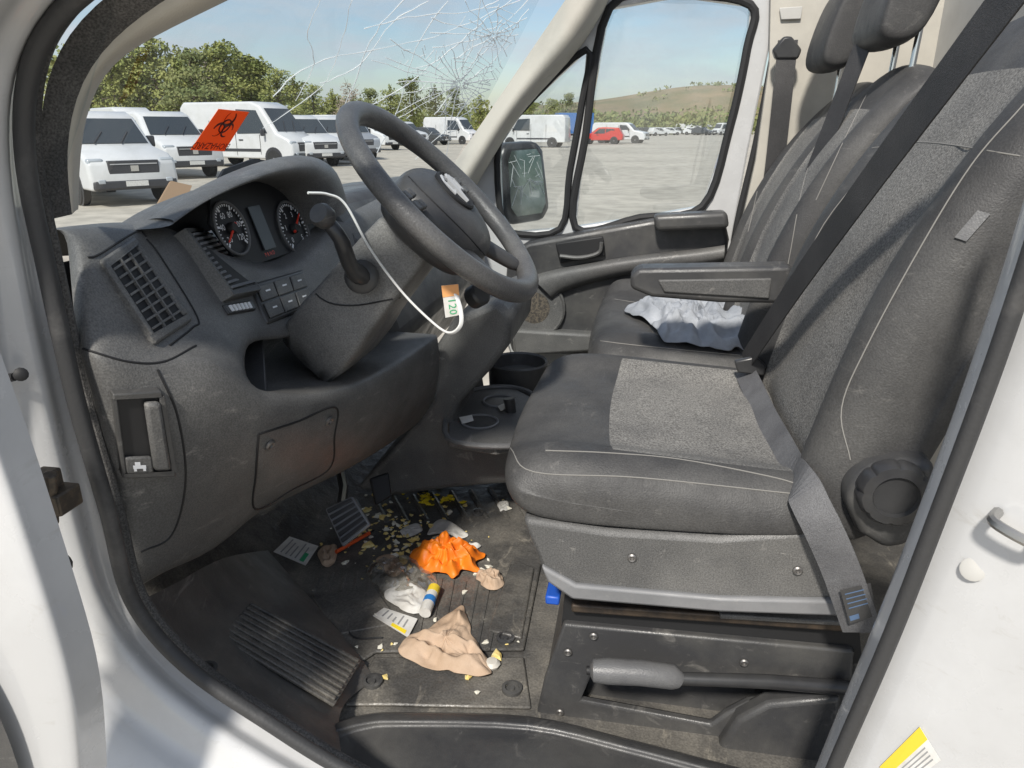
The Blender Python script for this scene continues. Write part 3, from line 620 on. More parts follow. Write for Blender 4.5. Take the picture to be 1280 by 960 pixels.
MB().slab(px([(788,345),(798,336),(990,333),(994,352),(988,380),(900,379),(815,372),(788,361)],1.305),(0,.06,0)).build('armrest','plast2',seat,bevel=.008,seg=3)
MB().slab(px([(822,350),(965,348),(962,374),(830,366)],1.301),(0,.01,0)).build('armrest_cap','plast',seat,bevel=.003)
hc=[P(a,b,.778) for a,b in ((1056,628),(1066,602),(1092,585),(1130,577),(1172,578),(1170,622),(1158,662),(1136,684),(1108,690),(1074,668))]
MB().slab(hc,(0,.06,0)).build('hinge_cover','plast2',seat,bevel=.012,seg=4)
c=P(1114,612,.776); m=MB()
vs=[]; ax=V((-.05,-1,.05)).normalized(); a=V((0,0,1)); b=ax.cross(a)
for r,h in ((.038,0),(.038,.014),(.034,.020),(.024,.022),(.022,.017),(.0,.017)):
    vs.append([c+ax*h+(a*cos(2*PI*i/80)+b*sin(2*PI*i/80))*r*(1-(.06*max(0,cos(8*2*PI*i/80))**6 if r>.03 else 0)) for i in range(80)])
m.grid(vs,closed=True).build('recliner_knob','gloss',seat)
sh=MB().slab(px([(652,648),(760,664),(900,672),(1010,664),(1030,672),(1062,752),(900,752),(720,738),(676,712)],.80),(0,.5,0)).build('seat_shell','plast',seat,bevel=.008)
MB().slab(px([(676,708),(720,732),(900,748),(1064,752),(1070,772),(900,766),(715,750),(684,728)],.793),(0,.02,0)).build('shell_strip','strip',seat,bevel=.004)
MB().slab(px([(706,740),(1072,765),(1078,830),(700,800)],.86),(0,.36,0)).build('seat_riser','black',seat)
MB().slab(px([(714,756),(1072,780),(1072,792),(714,766)],.842),(0,.02,0)).build('slide_rail','rust',seat,bevel=.003); MB().slab(px([(900,768),(1068,778),(1068,784),(900,774)],.836),(0,.02,0)).build('slide_rail','plast',seat,bevel=.002)
ob=[(704,780),(1068,814),(1064,880),(1052,985),(890,962),(668,905),(680,850)]; ho=[(742,838),(1048,856),(1046,868),(935,878),(908,892),(888,906),(726,876)]
mb=MB().plate([px(ob,.85),px(ho,.85)[::-1]],(0,.014,0)); lb=mb.build('seat_base','plast2',seat,bevel=.004)
MB().slab([P(704,781,.852),P(1068,815,.852),P(1068,815,.852)+V((0,.4,0)),P(704,781,.852)+V((0,.4,0))],(0,0,-.012)).build('base_top','plast2',seat)
MB().slab([P(706,782,.852),P(671,903,.852),P(671,903,.852)+V((0,.42,0)),P(706,782,.852)+V((0,.42,0))],(.012,0,0)).build('base_front','plast2',seat)
MB().slab(px([(700,815),(1070,835),(1060,970),(700,930)],.90),(0,.01,0)).build('base_recess','plast2',seat)
MB().slab(px([(888,952),(922,900),(960,880),(1052,872),(1052,980),(890,965)],.83),(0,.03,0)).build('lever_cover','plast2',seat,bevel=.008,seg=3)
hb=MB().tube([P(1062,860,.835),P(960,852,.82),P(845,848,.805)],[.010,.0095,.0085],10).build('handbrake','gloss',van)
MB().tube([P(848,850,.805),P(840,846,.803),P(800,841,.80),P(760,839,.798),P(742,838,.797),P(738,838,.797)],[.012,.0165,.017,.0175,.0155,.008],14).build('brake_grip','gripgrey',hb)
MB().lathe([(.006,0),(.006,.005),(0,.006)],P(738,838,.797),P(738,838,.797)-P(760,839,.798),12).build('brake_button','black',hb)
for a,b,Y in ((790,697,.799),(997,713,.799),(930,828,.848),(742,795,.848),(710,815,.848),(700,890,.848)):
    MB().lathe(screw(.006),P(a,b,Y),(0,-1,0),12).build('seat_screw','screw',seat)
MB().box(P(693,738,.86),(.02,.05,.014)).build('blue_latch','blue',seat,bevel=.003)
# ---- driver's belt
s0=P(1290,-45,.72); s1=P(930,455,1.25)
sb=strap('seat_belt',[s0.lerp(s1,k/10)+V((-.012*sin(PI*k/10),0,-.01*sin(PI*k/10))) for k in range(11)],.042,(-1,-.55,.35),'belt',van)
lp=[hitn([seat,bk],a,b,o) for a,b,o in ((930,462,.03),(944,492,.035),(958,524,.035),(974,555,.03),(988,582,.028),(1002,606,.026))]+[P(1014,632,.785),P(1030,664,.770),P(1052,715,.764),P(1078,790,.764)]
lp=cr(lp,6); nl=len(lp)
strap('lap_webbing',lp,lambda i:.036+.008*min(1,i/(nl*.6)),lambda i:(-.55+.1*(i/nl),-.9,.45-.25*(i/nl)),'lap',sb)
Q=quad(P(1048,738,.758),P(1090,728,.758),P(1098,768,.758),P(1060,780,.758),(0,-1,0)); MB().q(Q,.05,.95,.0,1,0,.001).build('belt_label','plast2',sb); m=MB()
for k in range(4): m.q(Q,.15,.85-.1*(k%2),.12+k*.14,.15+k*.14,.0011,.0014)
m.q(Q,.1,.4,.78,.92,.0011,.0014); m.build('label_print','dblue',sb)
MB().slab(px([(918,452),(945,446),(958,458),(955,470),(922,466)],1.205),(0,.012,0)).build('belt_tongue','gloss',sb,bevel=.003)
MB().box(P(945,462,1.27),(.03,.03,.07)).build('belt_buckle','gloss',sb,bevel=.006)
s0=P(1092,55,1.66); s1=P(985,330,1.62)
strap('seat_belt',[s0.lerp(s1,k/6)+V((-.02,0,0)) for k in range(7)],.046,(-1,-.6,.4),'belt',van)
# ---- open driver door edge (hinged forward), hinge, check strap
dr=[[P(-60,400,.455),P(0,560,.45),P(33,660,.445),P(69,770,.44),P(99,870,.435),P(106,990,.43)],[P(-66,400,.445),P(-6,562,.44),P(26,662,.435),P(61,772,.43),P(91,872,.425),P(98,990,.42)],[P(-120,440,.44),P(-62,610,.435),P(-30,710,.43),P(6,812,.425),P(30,902,.42),P(42,1000,.415)],[P(-150,500,.438),P(-112,670,.432),P(-85,770,.427),P(-50,850,.422),P(-20,945,.417),P(-10,1020,.412)]]
dd=MB().grid([[p+V((0,.03,0)) for p in dr[0]]]+dr).build('cab_door','white',van,sub=2); dd['label']='open driver door edge'
MB().grid([[P(-70,780,.412),P(-24,850,.409),P(10,915,.407),P(32,990,.405)],[P(-120,800,.41),P(-70,880,.40),P(-40,960,.40),P(-30,1010,.40)]]).build('door_trim','plast2',dd,sub=2)
hg=MB(); hg.box(P(60,622,.53),(.05,.03,.022)); hg.box(P(58,600,.53),(.02,.02,.02)); hg.tube([P(62,592,.52),P(64,655,.52)],.007,10); hg.box(P(40,630,.52),(.03,.02,.012)); hg.build('door_hinge',mat('hinge_brown',(.07,.06,.05),.5,(.14,.11,.08),60,metal=.4),van,bevel=.003)
ck=MB(); ck.tube([P(-5,476,.545),P(18,471,.545)],.004,8); ck.lathe([(.0065,0),(.0065,.004),(.004,.006),(0,.006)],P(26,468,.55),CAM-P(26,468,.55),12); ck.build('door_check','black',van)
MB().lathe([(.014,0),(.014,.012),(.011,.016),(0,.016)],P(66,704,.52),V((1,-.6,0)),16).build('door_bumper','rubber',van)
# ================================================================== LOOSE THINGS
bc=[hitn([ws],*p,.004) for p in ((273,136),(311,140),(280,189),(238,187))]
Q=quad(*bc,CAM-bc[0]); bs=empty('biohazard_sticker',Q(.5,1),'orange red biohazard sticker on the inside of the windshield','sticker')
st_=MB().q(Q,0,1,0,1,0,.0008).build('sticker_sheet','sign',bs)
ex=(Q(1,.5)-Q(0,.5)); ey=(Q(.5,0)-Q(.5,1)); W_=ex.length; exn=ex.normalized(); eyn=ey.normalized()
m=MB(); O=Q(.52,.38,.0012); rs=W_*.14
for k in range(3):
    an=PI/2+k*2*PI/3; c=O+exn*cos(an)*rs*1.2+eyn*sin(an)*rs*1.2
    m.tube([c+(exn*cos(an+PI+t)+eyn*sin(an+PI+t))*rs for t in [R(-145)+R(290)*j/18 for j in range(19)]],[rs*(.07+.20*(1-abs(j-9)/9)) for j in range(19)],5,flat=.1)
m.tube([O+(exn*cos(2*PI*j/20)+eyn*sin(2*PI*j/20))*rs*1.0 for j in range(20)],rs*.09,5,True); m.build('biohazard_symbol','signblack',bs)
text('sticker_text','BIOHAZARD',W_*.20,Q(.5,.87,.0016),-exn,-eyn,'signblack',bs)
zt=[P(385,241,.93),P(410,243,.95),P(432,256,.96),P(462,310,.955),P(500,362,.95),P(535,398,.94),P(560,416,.93),P(575,408,.925),P(576,388,.93),P(568,362,.95)]
tag(MB().tube(cr(zt,8),.0032,8,flat=.6).build('zip_tie','tie',None),'long white zip tie looped between the stalk and the steering wheel','zip tie')
tg=empty('paper_tag',P(565,396,.94),'white and orange paper tag numbered 120 hanging below the steering wheel','tag')
Q=quad(P(552,357,.945),P(573,355,.945),P(577,393,.945),P(557,397,.945),(0,-1,0)); MB().q(Q,0,1,0,1,0,.0008).build('tag_card','paper',tg); MB().q(Q,0,1,0,.36,.001,.0014).build('tag_band','tagor',tg)
text('tag_number','120',.016,Q(.5,.68,.0014),(Q(.5,0)-Q(.5,1)).normalized()*-1,(Q(1,.5)-Q(0,.5)).normalized(),'green',tg)
def crumple(name,outl,base,m,label,cat,amp=.02,seed=1,fr=30,rings=12,lift=.001,dome=.01,sub=1,thick=.0007,jag=.006):
    pts=cr(outl,6,True); c=sum(pts,V((0,0,0)))/len(pts); rows=[]
    for k in range(rings):
        f=1-k/(rings-.6); row=[]
        for p in pts:
            q=c+(p-c)*f; q=q.copy(); q.z=base(q) if callable(base) else base
            w=V((noise.noise(q*fr*.6+V((seed,0,0))),noise.noise(q*fr*.6+V((0,seed,5))),0))*.02
            g=lambda s:1-abs(noise.noise((q+w)*fr*s+V((seed*7.3,seed,0)))*2.2)
            hgt=max(0,.5*g(1)+.32*g(2.1)+.18*g(4.5))
            q.z+=lift+amp*hgt*(.25+.75*min(1,(1-f)*4))+dome*(1-f*f); q+=V((noise.noise(q*fr*1.5)*jag,noise.noise(q*fr*1.5+V((9,0,0)))*jag,0)); row.append(q)
        rows.append(row)
    mb=MB().grid(rows,closed=True); mb.f.append([(rings-1)*len(pts)+i for i in range(len(pts))]); mb.m.append(0)
    return tag(mb.build(name,m,None,sub=sub,solid=thick),label,cat)
FZ=.798
def zl(l,z=FZ): return [Z(a,b,z) for a,b in l]
crumple('rubber_glove',zl([(512,698),(524,690),(540,694),(546,684),(562,680),(574,688),(590,688),(606,697),(594,708),(600,718),(578,716),(566,727),(550,719),(532,722),(522,712)]),FZ,'orange','crumpled orange glove on the floor mat','glove',.045,2,36,dome=.012)
crumple('paper_napkin',zl([(498,818),(510,800),(535,788),(575,759),(584,775),(590,795),(612,832),(607,850),(560,842),(525,834)]),FZ,'napkin','crumpled brown paper napkin on the floor nearest the door','napkin',.030,4,26,dome=.004)
crumple('plastic_bag',zl([(458,716),(478,698),(510,697),(540,712),(545,735),(515,742),(482,745),(470,730)]),FZ,'bag','cloudy clear plastic bag beside the orange glove','bag',.016,6,34,dome=.002)
crumple('food_wrapper',zl([(480,742),(505,726),(530,738),(532,765),(512,768),(495,760)]),FZ,'paper','white torn food wrapper below the cloudy plastic bag','wrapper',.010,8,35,dome=.001)
crumple('paper_scrap',zl([(470,700),(492,694),(505,712),(488,722)]),FZ,'napkin','tan scrap inside the cloudy plastic bag','paper',.008,21,40,dome=.001,jag=.003)
crumple('paper_scrap',zl([(595,720),(612,714),(628,722),(628,737),(610,739),(600,732)]),FZ,'napkin','small tan paper scrap right of the orange glove','paper',.02,9,50,dome=.004)
crumple('paper_scrap',zl([(533,670),(552,650),(585,668),(572,674),(556,668)]),FZ,'paper','white folded paper scrap above the orange glove','paper',.010,11,25,dome=.001,jag=.003)
crumple('paper_scrap',zl([(570,685),(600,682),(592,690),(575,692)]),FZ,'paper','narrow white scrap touching the top of the orange glove','paper',.010,12,25,dome=.002,jag=.003)
crumple('paper_scrap',zl([(622,630),(634,627),(636,637),(626,640)]),FZ,'paper','tiny white scrap by the seat front','paper',.006,15,40,dome=.001,jag=.003)
crumple('paper_scrap',zl([(398,690),(420,682),(418,706),(404,708)]),FZ,'napkin','torn tan scrap below the brake pedal','paper',.012,17,40,dome=.002,jag=.004)
crumple('paper_scrap',zl([(500,664),(520,655),(528,664),(510,672)]),FZ,'paper','small flat white scrap in the middle of the crumb spill','paper',.005,23,40,dome=.001,jag=.003)
def card(name,c,z,label,cat,kind):
    Q=quad(*[Z(a,b,z) for a,b in c],(0,0,1)); e=empty(name,Q(.5,.5),label,cat); MB().q(Q,0,1,0,1,0,.001).build('card_sheet','paper',e); m=MB()
    for k in range(5): m.q(Q,.30 if kind=='icon' else .1,.9-.12*(k%3),.16+k*.15,.20+k*.15,.0012,.0015)
    m.build('printed_lines','ink',e)
    if kind=='icon': MB().q(Q,.05,.24,.5,.9,.0012,.0016).build('orange_square','yellow',e)
    if kind=='green': MB().q(Q,.08,.5,.78,.9,.0012,.0016).build('green_bar','green',e)
card('paper_card',((342,690),(362,671),(398,683),(382,707)),.83,'white printed card beside the brake pedal','card','green')
card('paper_card',((466,770),(480,760),(522,774),(510,797)),.802,'white printed card with an orange square near the napkin','card','icon')
tb=empty('balm_tube',Z(537,750,.80),'white and blue balm tube standing below the orange glove','tube')
a=Z(531,766,.812); b=Z(543,735,.815); MB().tube([a,a.lerp(b,.75)],.011,12).build('tube_body','paper',tb); MB().tube([a.lerp(b,.75),b],.0112,12).build('tube_cap','yellowlab',tb); MB().tube([a.lerp(b,.35),a.lerp(b,.55)],.0114,12).build('blue_label','bluep',tb)
pen=empty('pen',Z(440,678,.80),'orange stick pen lying by the brake pedal','pen'); a=Z(420,690,.808); b=Z(462,666,.808); MB().tube([a,b],.004,10).build('pen_barrel','pen',pen); MB().tube([b,b+(b-a)*.15],[.0035,.001],8).build('pen_tip','black',pen)
tag(MB().lathe([(.012,0),(.014,.005),(.009,.010),(0,.011)],Z(615,832,FZ),(0,0,1),9).build('bottle_cap','cream',None),'small pale bottle cap beside the brown napkin','cap')
tag(MB().tube(cr([Z(448,762,.80),Z(470,753,.80),Z(436,772,.80),Z(442,796,.80),Z(478,797,.80)],6),.0018,6).build('cable','gloss',None),'thin black cable lying across the floor mat','cable')
rc=random.Random(11)
def crumbmesh(r,sd):
    rr=random.Random(sd); b=MB(); n=6; rows=[]; ang=[2*PI*j/n+rr.uniform(-.4,.4) for j in range(n)]; rad=[rr.uniform(.5,1.35) for j in range(n)]
    for i in range(3):
        f=(.85,1,.55)[i]; rows.append([V((cos(ang[j])*r*f*rad[j],sin(ang[j])*r*f*rad[j],r*(0,.3,.7)[i]+r*rr.uniform(-.2,.35)*(i>0))) for j in range(n)])
    b.loft(rows); return b
cps=[crumbmesh(.008,sd).build('crumb',mm,None,smooth=False) for sd,mm in ((1,'crumb'),(2,'crumb2'),(3,'yellow'),(4,'crumb'),(5,'crumb'),(6,'crumb2'))]
used=[0]*6
spots=[]
for k in range(185):
    x=rc.gauss(500,36); y=rc.gauss(668,22)
    if 395<x<640 and 612<y<800: spots.append((x,y,rc.choice((0,0,3,4,1,5))))
for k in range(34): spots.append((rc.gauss(546,14),rc.gauss(624,5),2))
for k in range(66): spots.append((rc.uniform(400,660),rc.uniform(615,870),rc.choice((0,1,5,4))))
LB={0:('yellow food crumb in the spill on the floor mat','yellow crumbs spilled on the floor'),1:('pale crumb scattered on the floor mat','pale crumbs on the floor'),2:('bright yellow crumb in the small heap by the console','bright yellow crumbs by the console')}
for x,y,t in spots:
    o=cps[t] if not used[t] else cps[t].copy()
    if used[t]: COL.objects.link(o)
    used[t]=1; o.location=Z(x,y,.7985); s=rc.choice((rc.uniform(.2,.5),rc.uniform(.3,.8),rc.uniform(.6,1.4))); o.scale=(s*rc.uniform(.6,1.5),s,s*rc.uniform(.35,.9)); o.rotation_euler=(rc.uniform(-.3,.3),rc.uniform(-.3,.3),rc.uniform(0,6))
    l,g=LB[{3:0,4:0,5:1}.get(t,t)]; tag(o,l,'crumb',g)
def bz(q):
    l,n,i,t=bvh(bench).ray_cast(V((q.x,q.y,1.5)),V((0,0,-1))); return l.z if l is not None else 1.2
rg=[hitn([bench],*p) for p in ((780,392),(800,386),(840,380),(890,378),(940,386),(964,402),(950,424),(925,442),(880,440),(845,434),(825,426),(808,408))]
crumple('cleaning_rag',rg,bz,'rag','crumpled pale grey rag on the bench seat behind the armrest','rag',.072,5,24,20,dome=.004,lift=.003,jag=.012)
tag(MB().slab([D(198,254,-.70),D(214,226,-.76),D(240,232,-.74),D(232,252,-.68)],(-.004,0,-.002)).build('cardboard_scrap','card',None),'brown cardboard scrap on the dash top against the windshield','cardboard')
# ================================================================== OUTDOORS
gm=MB(); gm.grid([[V((x,y,0)) for x in (-900,-60,60,900)] for y in (-300,-40,100,900)])
tag(gm.build('ground','ground',None,smooth=False),kind='structure')
hm=MB(); rows=[]
for i,(y,f) in enumerate(((330,0),(380,.5),(450,1),(560,.7),(700,0))):
    rows.append([V((-420+k*22,y,-1+f*max(0,(27*math.exp(-((k*22-420-45)/85)**2)+9*math.exp(-((k*22-420+90)/80)**2)+noise.noise(V((k*.4,i,2)))*4+3)))) for k in range(46)])
hm.grid(rows); hill=tag(hm.build('hill','hill',None,sub=2),kind='structure')
def leafcloud(mb,c,rad,n,sz,rr,m=1):
    for _ in range(n):
        while True:
            d=V((rr.uniform(-1,1),rr.uniform(-1,1),rr.uniform(-1,1)))
            if d.length<1: break
        p=c+V((d.x*rad[0],d.y*rad[1],d.z*rad[2])); a=V((rr.uniform(-1,1),rr.uniform(-1,1),rr.uniform(-1,1))).normalized(); b=a.orthogonal().normalized(); s=sz*rr.uniform(.6,1.4)
        mb.add([p-a*s-b*s*.6,p+a*s-b*s*.6,p+a*s*.7+b*s*.7,p-a*s*.8+b*s*.5],[(0,1,2,3)],m)
def maketree(kind,sd):
    rr=random.Random(sd); t=empty('pine_tree' if kind<2 else 'bare_tree',(0,0,0)); h=9.0
    tk=MB(); tp=[V((0,0,0)),V((.1,.1,h*.3)),V((-.1,.05,h*.6)),V((.05,0,h*.95))]; tk.tube(cr(tp,4),[.2-.013*i for i in range(13)],7)
    cr_=MB(); tips=[]
    for k in range(22 if kind<2 else 26):
        z=h*rr.uniform(.15,.95); an=rr.uniform(0,2*PI); l=(1.0-z/h)*3.2+.45; e=V((cos(an)*l,sin(an)*l,z+rr.uniform(.1,.6))); tk.tube([V((0,0,z)),V((cos(an)*l*.5,sin(an)*l*.5,z+.2)),e],[.07,.045,.015],5); tips.append(e)
        if kind==2:
            for _ in range(5): tk.tube([V((cos(an)*l*.5,sin(an)*l*.5,z+.2)),e+V((rr.uniform(-.9,.9),rr.uniform(-.9,.9),rr.uniform(0,1.6)))],[.03,.01],4)
    tk.build('trunk','bark' if kind<2 else 'twig',t)
    for e in tips: leafcloud(cr_,e*1.0+V((0,0,.1)),(.95,.95,.6),75 if kind<2 else 22,.12,rr,0)
    if kind<2:
        for q in range(7): z=h*(.25+.1*q); leafcloud(cr_,V((0,0,z)),((1.05-z/h)*2.0+.3,(1.05-z/h)*2.0+.3,.8),80,.14,rr,0)
        leafcloud(cr_,V((0,0,h*.97)),(.35,.35,.7),60,.11,rr,0)
    else: leafcloud(cr_,V((0,0,h*.62)),(1.6,1.6,h*.32),40,.15,rr,0)
    cr_.build('crown',('leaf','leaf2','twig')[kind],t,smooth=False,recalc=False); return t
def copy_tree(o,p=None):
    c=o.copy(); COL.objects.link(c)
    if p: c.parent=p
    for ch in o.children: copy_tree(ch,c)
    return c
protos=[maketree(0,1),maketree(1,2),maketree(2,3),maketree(0,4)]; tu=[0]*4
rt=random.Random(21)
tl=[]
for x,top,k in ((90,82,1),(104,68,0),(118,72,0),(134,60,1),(150,64,3),(164,54,0),(180,49,0),(205,44,3),(222,78,2),(234,52,0),(248,57,1),(262,74,2),(272,52,0),(288,48,3),(306,54,0),(318,65,3),(332,74,1),(352,82,3),(372,90,0),(395,103,3),(418,108,0),(440,102,2),(462,108,1),(490,102,0),(515,94,3),(545,102,0),(570,108,1),(600,116,0)):
    tl.append((x,top,k,rt.uniform(85,105)))
for x,top,k in ((640,128,1),(662,118,0),(690,122,3),(712,115,1),(735,128,0)): tl.append((x,top,k,rt.uniform(140,165)))
labs=['olive green pine beyond the parked vans','dark green pine in the tree line','leafless grey brown tree standing among the pines','yellowish green pine beyond the parked vans']
grp=['olive pines','dark pines','bare trees','yellowish pines']
for x,top,k,dist in tl:
    o=protos[k] if not tu[k] else copy_tree(protos[k]); tu[k]=1
    d=ray(x,160); hd=V((d.x,d.y,0)).normalized(); p=hd*dist; dt=ray(x,top); zt_=1.62+dt.z*(dist/math.hypot(dt.x,dt.y))
    s=zt_/9.5; o.location=(p.x,p.y,-.1); w=s*rt.uniform(.92,1.2); o.scale=(w,w,s); o.rotation_euler=(0,0,rt.uniform(0,6)); tag(o,labs[k],'tree',grp[k])
wm=MB(); rr=random.Random(8)
for k in range(560):
    x=rr.uniform(380,960); dist=rr.uniform(190,280); d=ray(x,160); hd=V((d.x,d.y,0)).normalized(); leafcloud(wm,hd*dist+V((0,0,rr.uniform(1,6 if x<740 else 5))),(3.2,3.2,2.0),16,.5,rr,0)
for k in range(620):
    x=rr.uniform(60,470); dist=rr.uniform(115,140); d=ray(x,160); hd=V((d.x,d.y,0)).normalized(); leafcloud(wm,hd*dist+V((0,0,rr.uniform(.5,10.5+noise.noise(V((x*.05,0,0)))*2.5 if x<340 else 5.5))),(2.0,2.0,1.4),18,.28,rr,0)
for k in range(300):
    x,y=rr.uniform(-90,190),rr.uniform(345,455)
    if noise.noise(V((x*.03,y*.03,4)))<-.05 and y>370: continue
    l,n,i,t=bvh(hill).ray_cast(V((x,y,90)),V((0,0,-1)))
    if l is not None: leafcloud(wm,l+V((0,0,.8)),(2.6,2.6,1.3),9,.6,rr,0)
tag(wm.build('distant_wood','leaf2',None,smooth=False,recalc=False),'far low belt of trees below and on the dry hill','wood',None,'stuff')
# ---- vehicles
PRO={'bonnet':([(-2.95,.42),(-3.0,.95),(-2.92,1.9),(-2.7,2.12),(.7,2.12),(1.05,2.0),(1.75,1.32),(2.65,1.16),(2.92,1.0),(2.98,.62),(2.95,.38)],5,1.0,2.95,(1.95,-1.85)),
 'tall':([(-2.95,.42),(-3.0,1.0),(-2.92,2.4),(-2.72,2.62),(.9,2.62),(1.35,2.45),(2.15,1.38),(2.72,1.14),(2.88,.95),(2.9,.6),(2.88,.36)],5,1.0,2.9,(1.95,-1.85)),
 'car':([(-2.2,.40),(-2.28,.85),(-2.1,1.05),(-1.75,1.58),(-.2,1.64),(.25,1.58),(.95,1.05),(1.95,.93),(2.2,.75),(2.22,.55),(2.18,.36)],5,.9,2.2,(1.38,-1.38))}
def vehicle(kind,paint,name):
    prof,wi,hw,nose,wx=PRO[kind]; t=empty(name,(0,0,0)); belt=1.25 if kind!='car' else 1.0; top=max(z for x,z in prof)
    def yy(z): return hw-(max(0,z-belt)/(top-belt))*(.14 if kind!='tall' else .10)
    secs=[[V((x,s*yy(z)*f,z)) for x,z in prof] for s,f in ((-1,1),(-1,.9),(1,.9),(1,1))]
    secs[1]=[V((x+(.06 if x>0 else -.03),y,z+(.03 if z>1 else 0))) for x,y,z in secs[1]]; secs[2]=[V((x+(.06 if x>0 else -.03),y,z+(.03 if z>1 else 0))) for x,y,z in secs[2]]
    body=MB().loft(secs).build('body',paint,t,bevel=.06,seg=3)
    a,b=prof[wi],prof[wi+1]; dx,dz=b[0]-a[0],b[1]-a[1]; nn=V((-dz,0,dx)).normalized(); nn=nn if nn.x>0 else -nn
    def wp(f,s,o=.035): x=a[0]+dx*f+.06*(abs(s)<.95); z=a[1]+dz*f; return V((x,s*yy(z),z))+nn*o
    MB().slab([wp(.08,-.86),wp(.08,.86),wp(.92,.88),wp(.92,-.88)],nn*.012).build('windscreen','carglass',t,bevel=.03)
    zt,zb=a[1]-.1,belt+.03
    for s in (-1,1):
        if kind=='car': polys=[[(-1.5,zb),(-1.35,1.48),(-.5,1.52),(-.5,zb)],[(-.42,zb),(-.42,1.52),(.15,1.5),(.72,zb)]]
        else: polys=[[(.15,zb+.1),(.15,zt),(a[0]-.15,zt-.05),(b[0]-.42,zb+.12)]]
        for pl in polys: MB().slab([V((x,s*(yy(z)+.006),z)) for x,z in pl],(0,s*.01,0)).build('side_window','carglass',t)
        MB().box((nose-.13,s*(hw-.20),.94 if kind!='car' else .76),(.26,.36,.30 if kind!='car' else .14)).build('headlight','lamp',t,bevel=.05)
        MB().box((nose-.02,s*(hw-.24),.58 if kind!='car' else .5),(.26,.16,.10)).build('fog_light','lamp',t,bevel=.02)
        MB().box((-nose-.03,s*(hw-.1),1.1 if kind!='car' else .85),(.06,.14,.35 if kind!='car' else .15)).build('tail_light','red',t,bevel=.02)
        MB().box((b[0]-.55,s*(hw+.14),belt+.18),(.10,.22,.28 if kind!='car' else .16)).build('wing_mirror','grille',t,bevel=.04)
        MB().box((.32,s*(hw+.012),belt-.12),(.22,.03,.05)).build('door_handle','grille',t,bevel=.01)
        if kind!='car':
            m=MB(); m.box((.05,s*(hw+.002),1.2),(.02,.012,1.4)); m.box((-1.3,s*(hw+.002),1.2),(.02,.012,1.4)); m.box((1.32,s*(hw+.002),.95),(.02,.012,.8)); m.box((-.3,s*(hw+.002),.72),(3.2,.016,.12)); m.build('panel_line','grille',t)
        for x in wx:
            r=.37 if kind!='car' else .33
            w=MB().lathe([(r*.6,-.10),(r*.95,-.11),(r,-.08),(r,.08),(r*.95,.11),(r*.62,.10)],(x,s*(hw-.08),r),(0,s,0),22).build('wheel','tyre',t)
            MB().lathe([(r*.62,.085),(r*.56,.10),(r*.5,.06),(r*.2,.08),(r*.12,.11),(0,.11)],(x,s*(hw-.08),r),(0,s,0),18).build('rim','rim',w)
            MB().lathe([(r*1.22,.0),(r*1.22,.012)],(x,s*(hw-.008),r+.03),(0,s,0),22).build('wheel_arch','grille',t)
    g=MB(); zg=.86 if kind!='car' else .68
    g.box((nose-.02,0,zg),(.18,1.15,.36)); g.build('grille','grille',t,bevel=.02)
    MB().box((nose+.075,0,zg+.10),(.02,1.05,.022)).build('grille_bar','silverm',t)
    MB().box((nose+.08,0,zg),(.02,.18,.13)).build('badge','chrome',t)
    MB().box((nose-.02,0,.50),(.24,hw*1.9,.24)).build('bumper','grille' if kind!='tall' else 'cardark',t,bevel=.06)
    MB().box((nose+.11,0,.52),(.015,.5,.12)).build('number_plate','paper',t)
    for s in (-.35,.35): MB().tube([wp(.94,s*.9-.1,.06),wp(.55,s*.9+.2,.06)],.014,5).build('wiper','grille',t)
    return t
def boxtruck(paint,boxp):
    t=empty('box_truck',(0,0,0)); MB().box((-1.2,0,2.15),(4.6,2.3,2.5)).build('cargo_box',boxp,t,bevel=.04); MB().box((-1.2,0,.75),(4.8,1.0,.2)).build('chassis','grille',t)
    MB().loft([[V((x,s*1.0,z)) for x,z in ((1.15,.5),(1.15,2.3),(1.9,2.3),(2.4,1.5),(3.3,1.35),(3.4,.5))] for s in (-1,1)]).build('cab',paint,t,bevel=.06)
    MB().slab([V((1.95,-.85,2.25)),V((1.95,.85,2.25)),V((2.42,.9,1.52)),V((2.42,-.9,1.52))],(.02,0,.015)).build('windscreen','carglass',t)
    for s in (-1,1):
        MB().slab([V((1.3,s*1.005,1.5)),V((1.3,s*1.005,2.15)),V((1.85,s*1.005,2.15)),V((2.2,s*1.005,1.5))],(0,s*.01,0)).build('side_window','carglass',t)
        for x in (2.6,-2.2):
            w=MB().lathe([(.25,-.12),(.43,-.12),(.45,0),(.43,.12),(.25,.12)],(x,s*.9,.45),(0,s,0),20).build('wheel','tyre',t); MB().lathe([(.25,.11),(.1,.13),(0,.13)],(x,s*.9,.45),(0,s,0),16).build('rim','rim',w)
        MB().box((3.35,s*.8,1.0),(.14,.3,.18)).build('headlight','lamp',t,bevel=.03)
    MB().box((3.42,0,.6),(.15,2.0,.2)).build('bumper','grille',t,bevel=.03); return t
cache={}
def place(key,px_,py_,rot,label,cat,group=None,sc=1):
    if key not in cache:
        k=key.split('.')
        o=boxtruck(k[1],k[2]) if k[0]=='box' else vehicle(k[0],k[1],'parked_van' if k[0]!='car' else 'parked_car'); cache[key]=o
    else: o=copy_tree(cache[key])
    o.location=Z(px_,py_,0); o.rotation_euler=(0,0,R(rot)); o.scale=(sc,sc,sc)
    if 'group' in o: del o['group']
    tag(o,label,cat,group)
place('bonnet.carwhite',122,247,-34,'white van with grille facing us, nearest at the left edge of the windshield','van',None,.92)
place('bonnet.carwhite',200,219,-32,'white van second in the row, just left below the orange sticker','van')
place('tall.carwhite',165,198,-35,'tall white van behind the second van, left of the orange sticker','van')
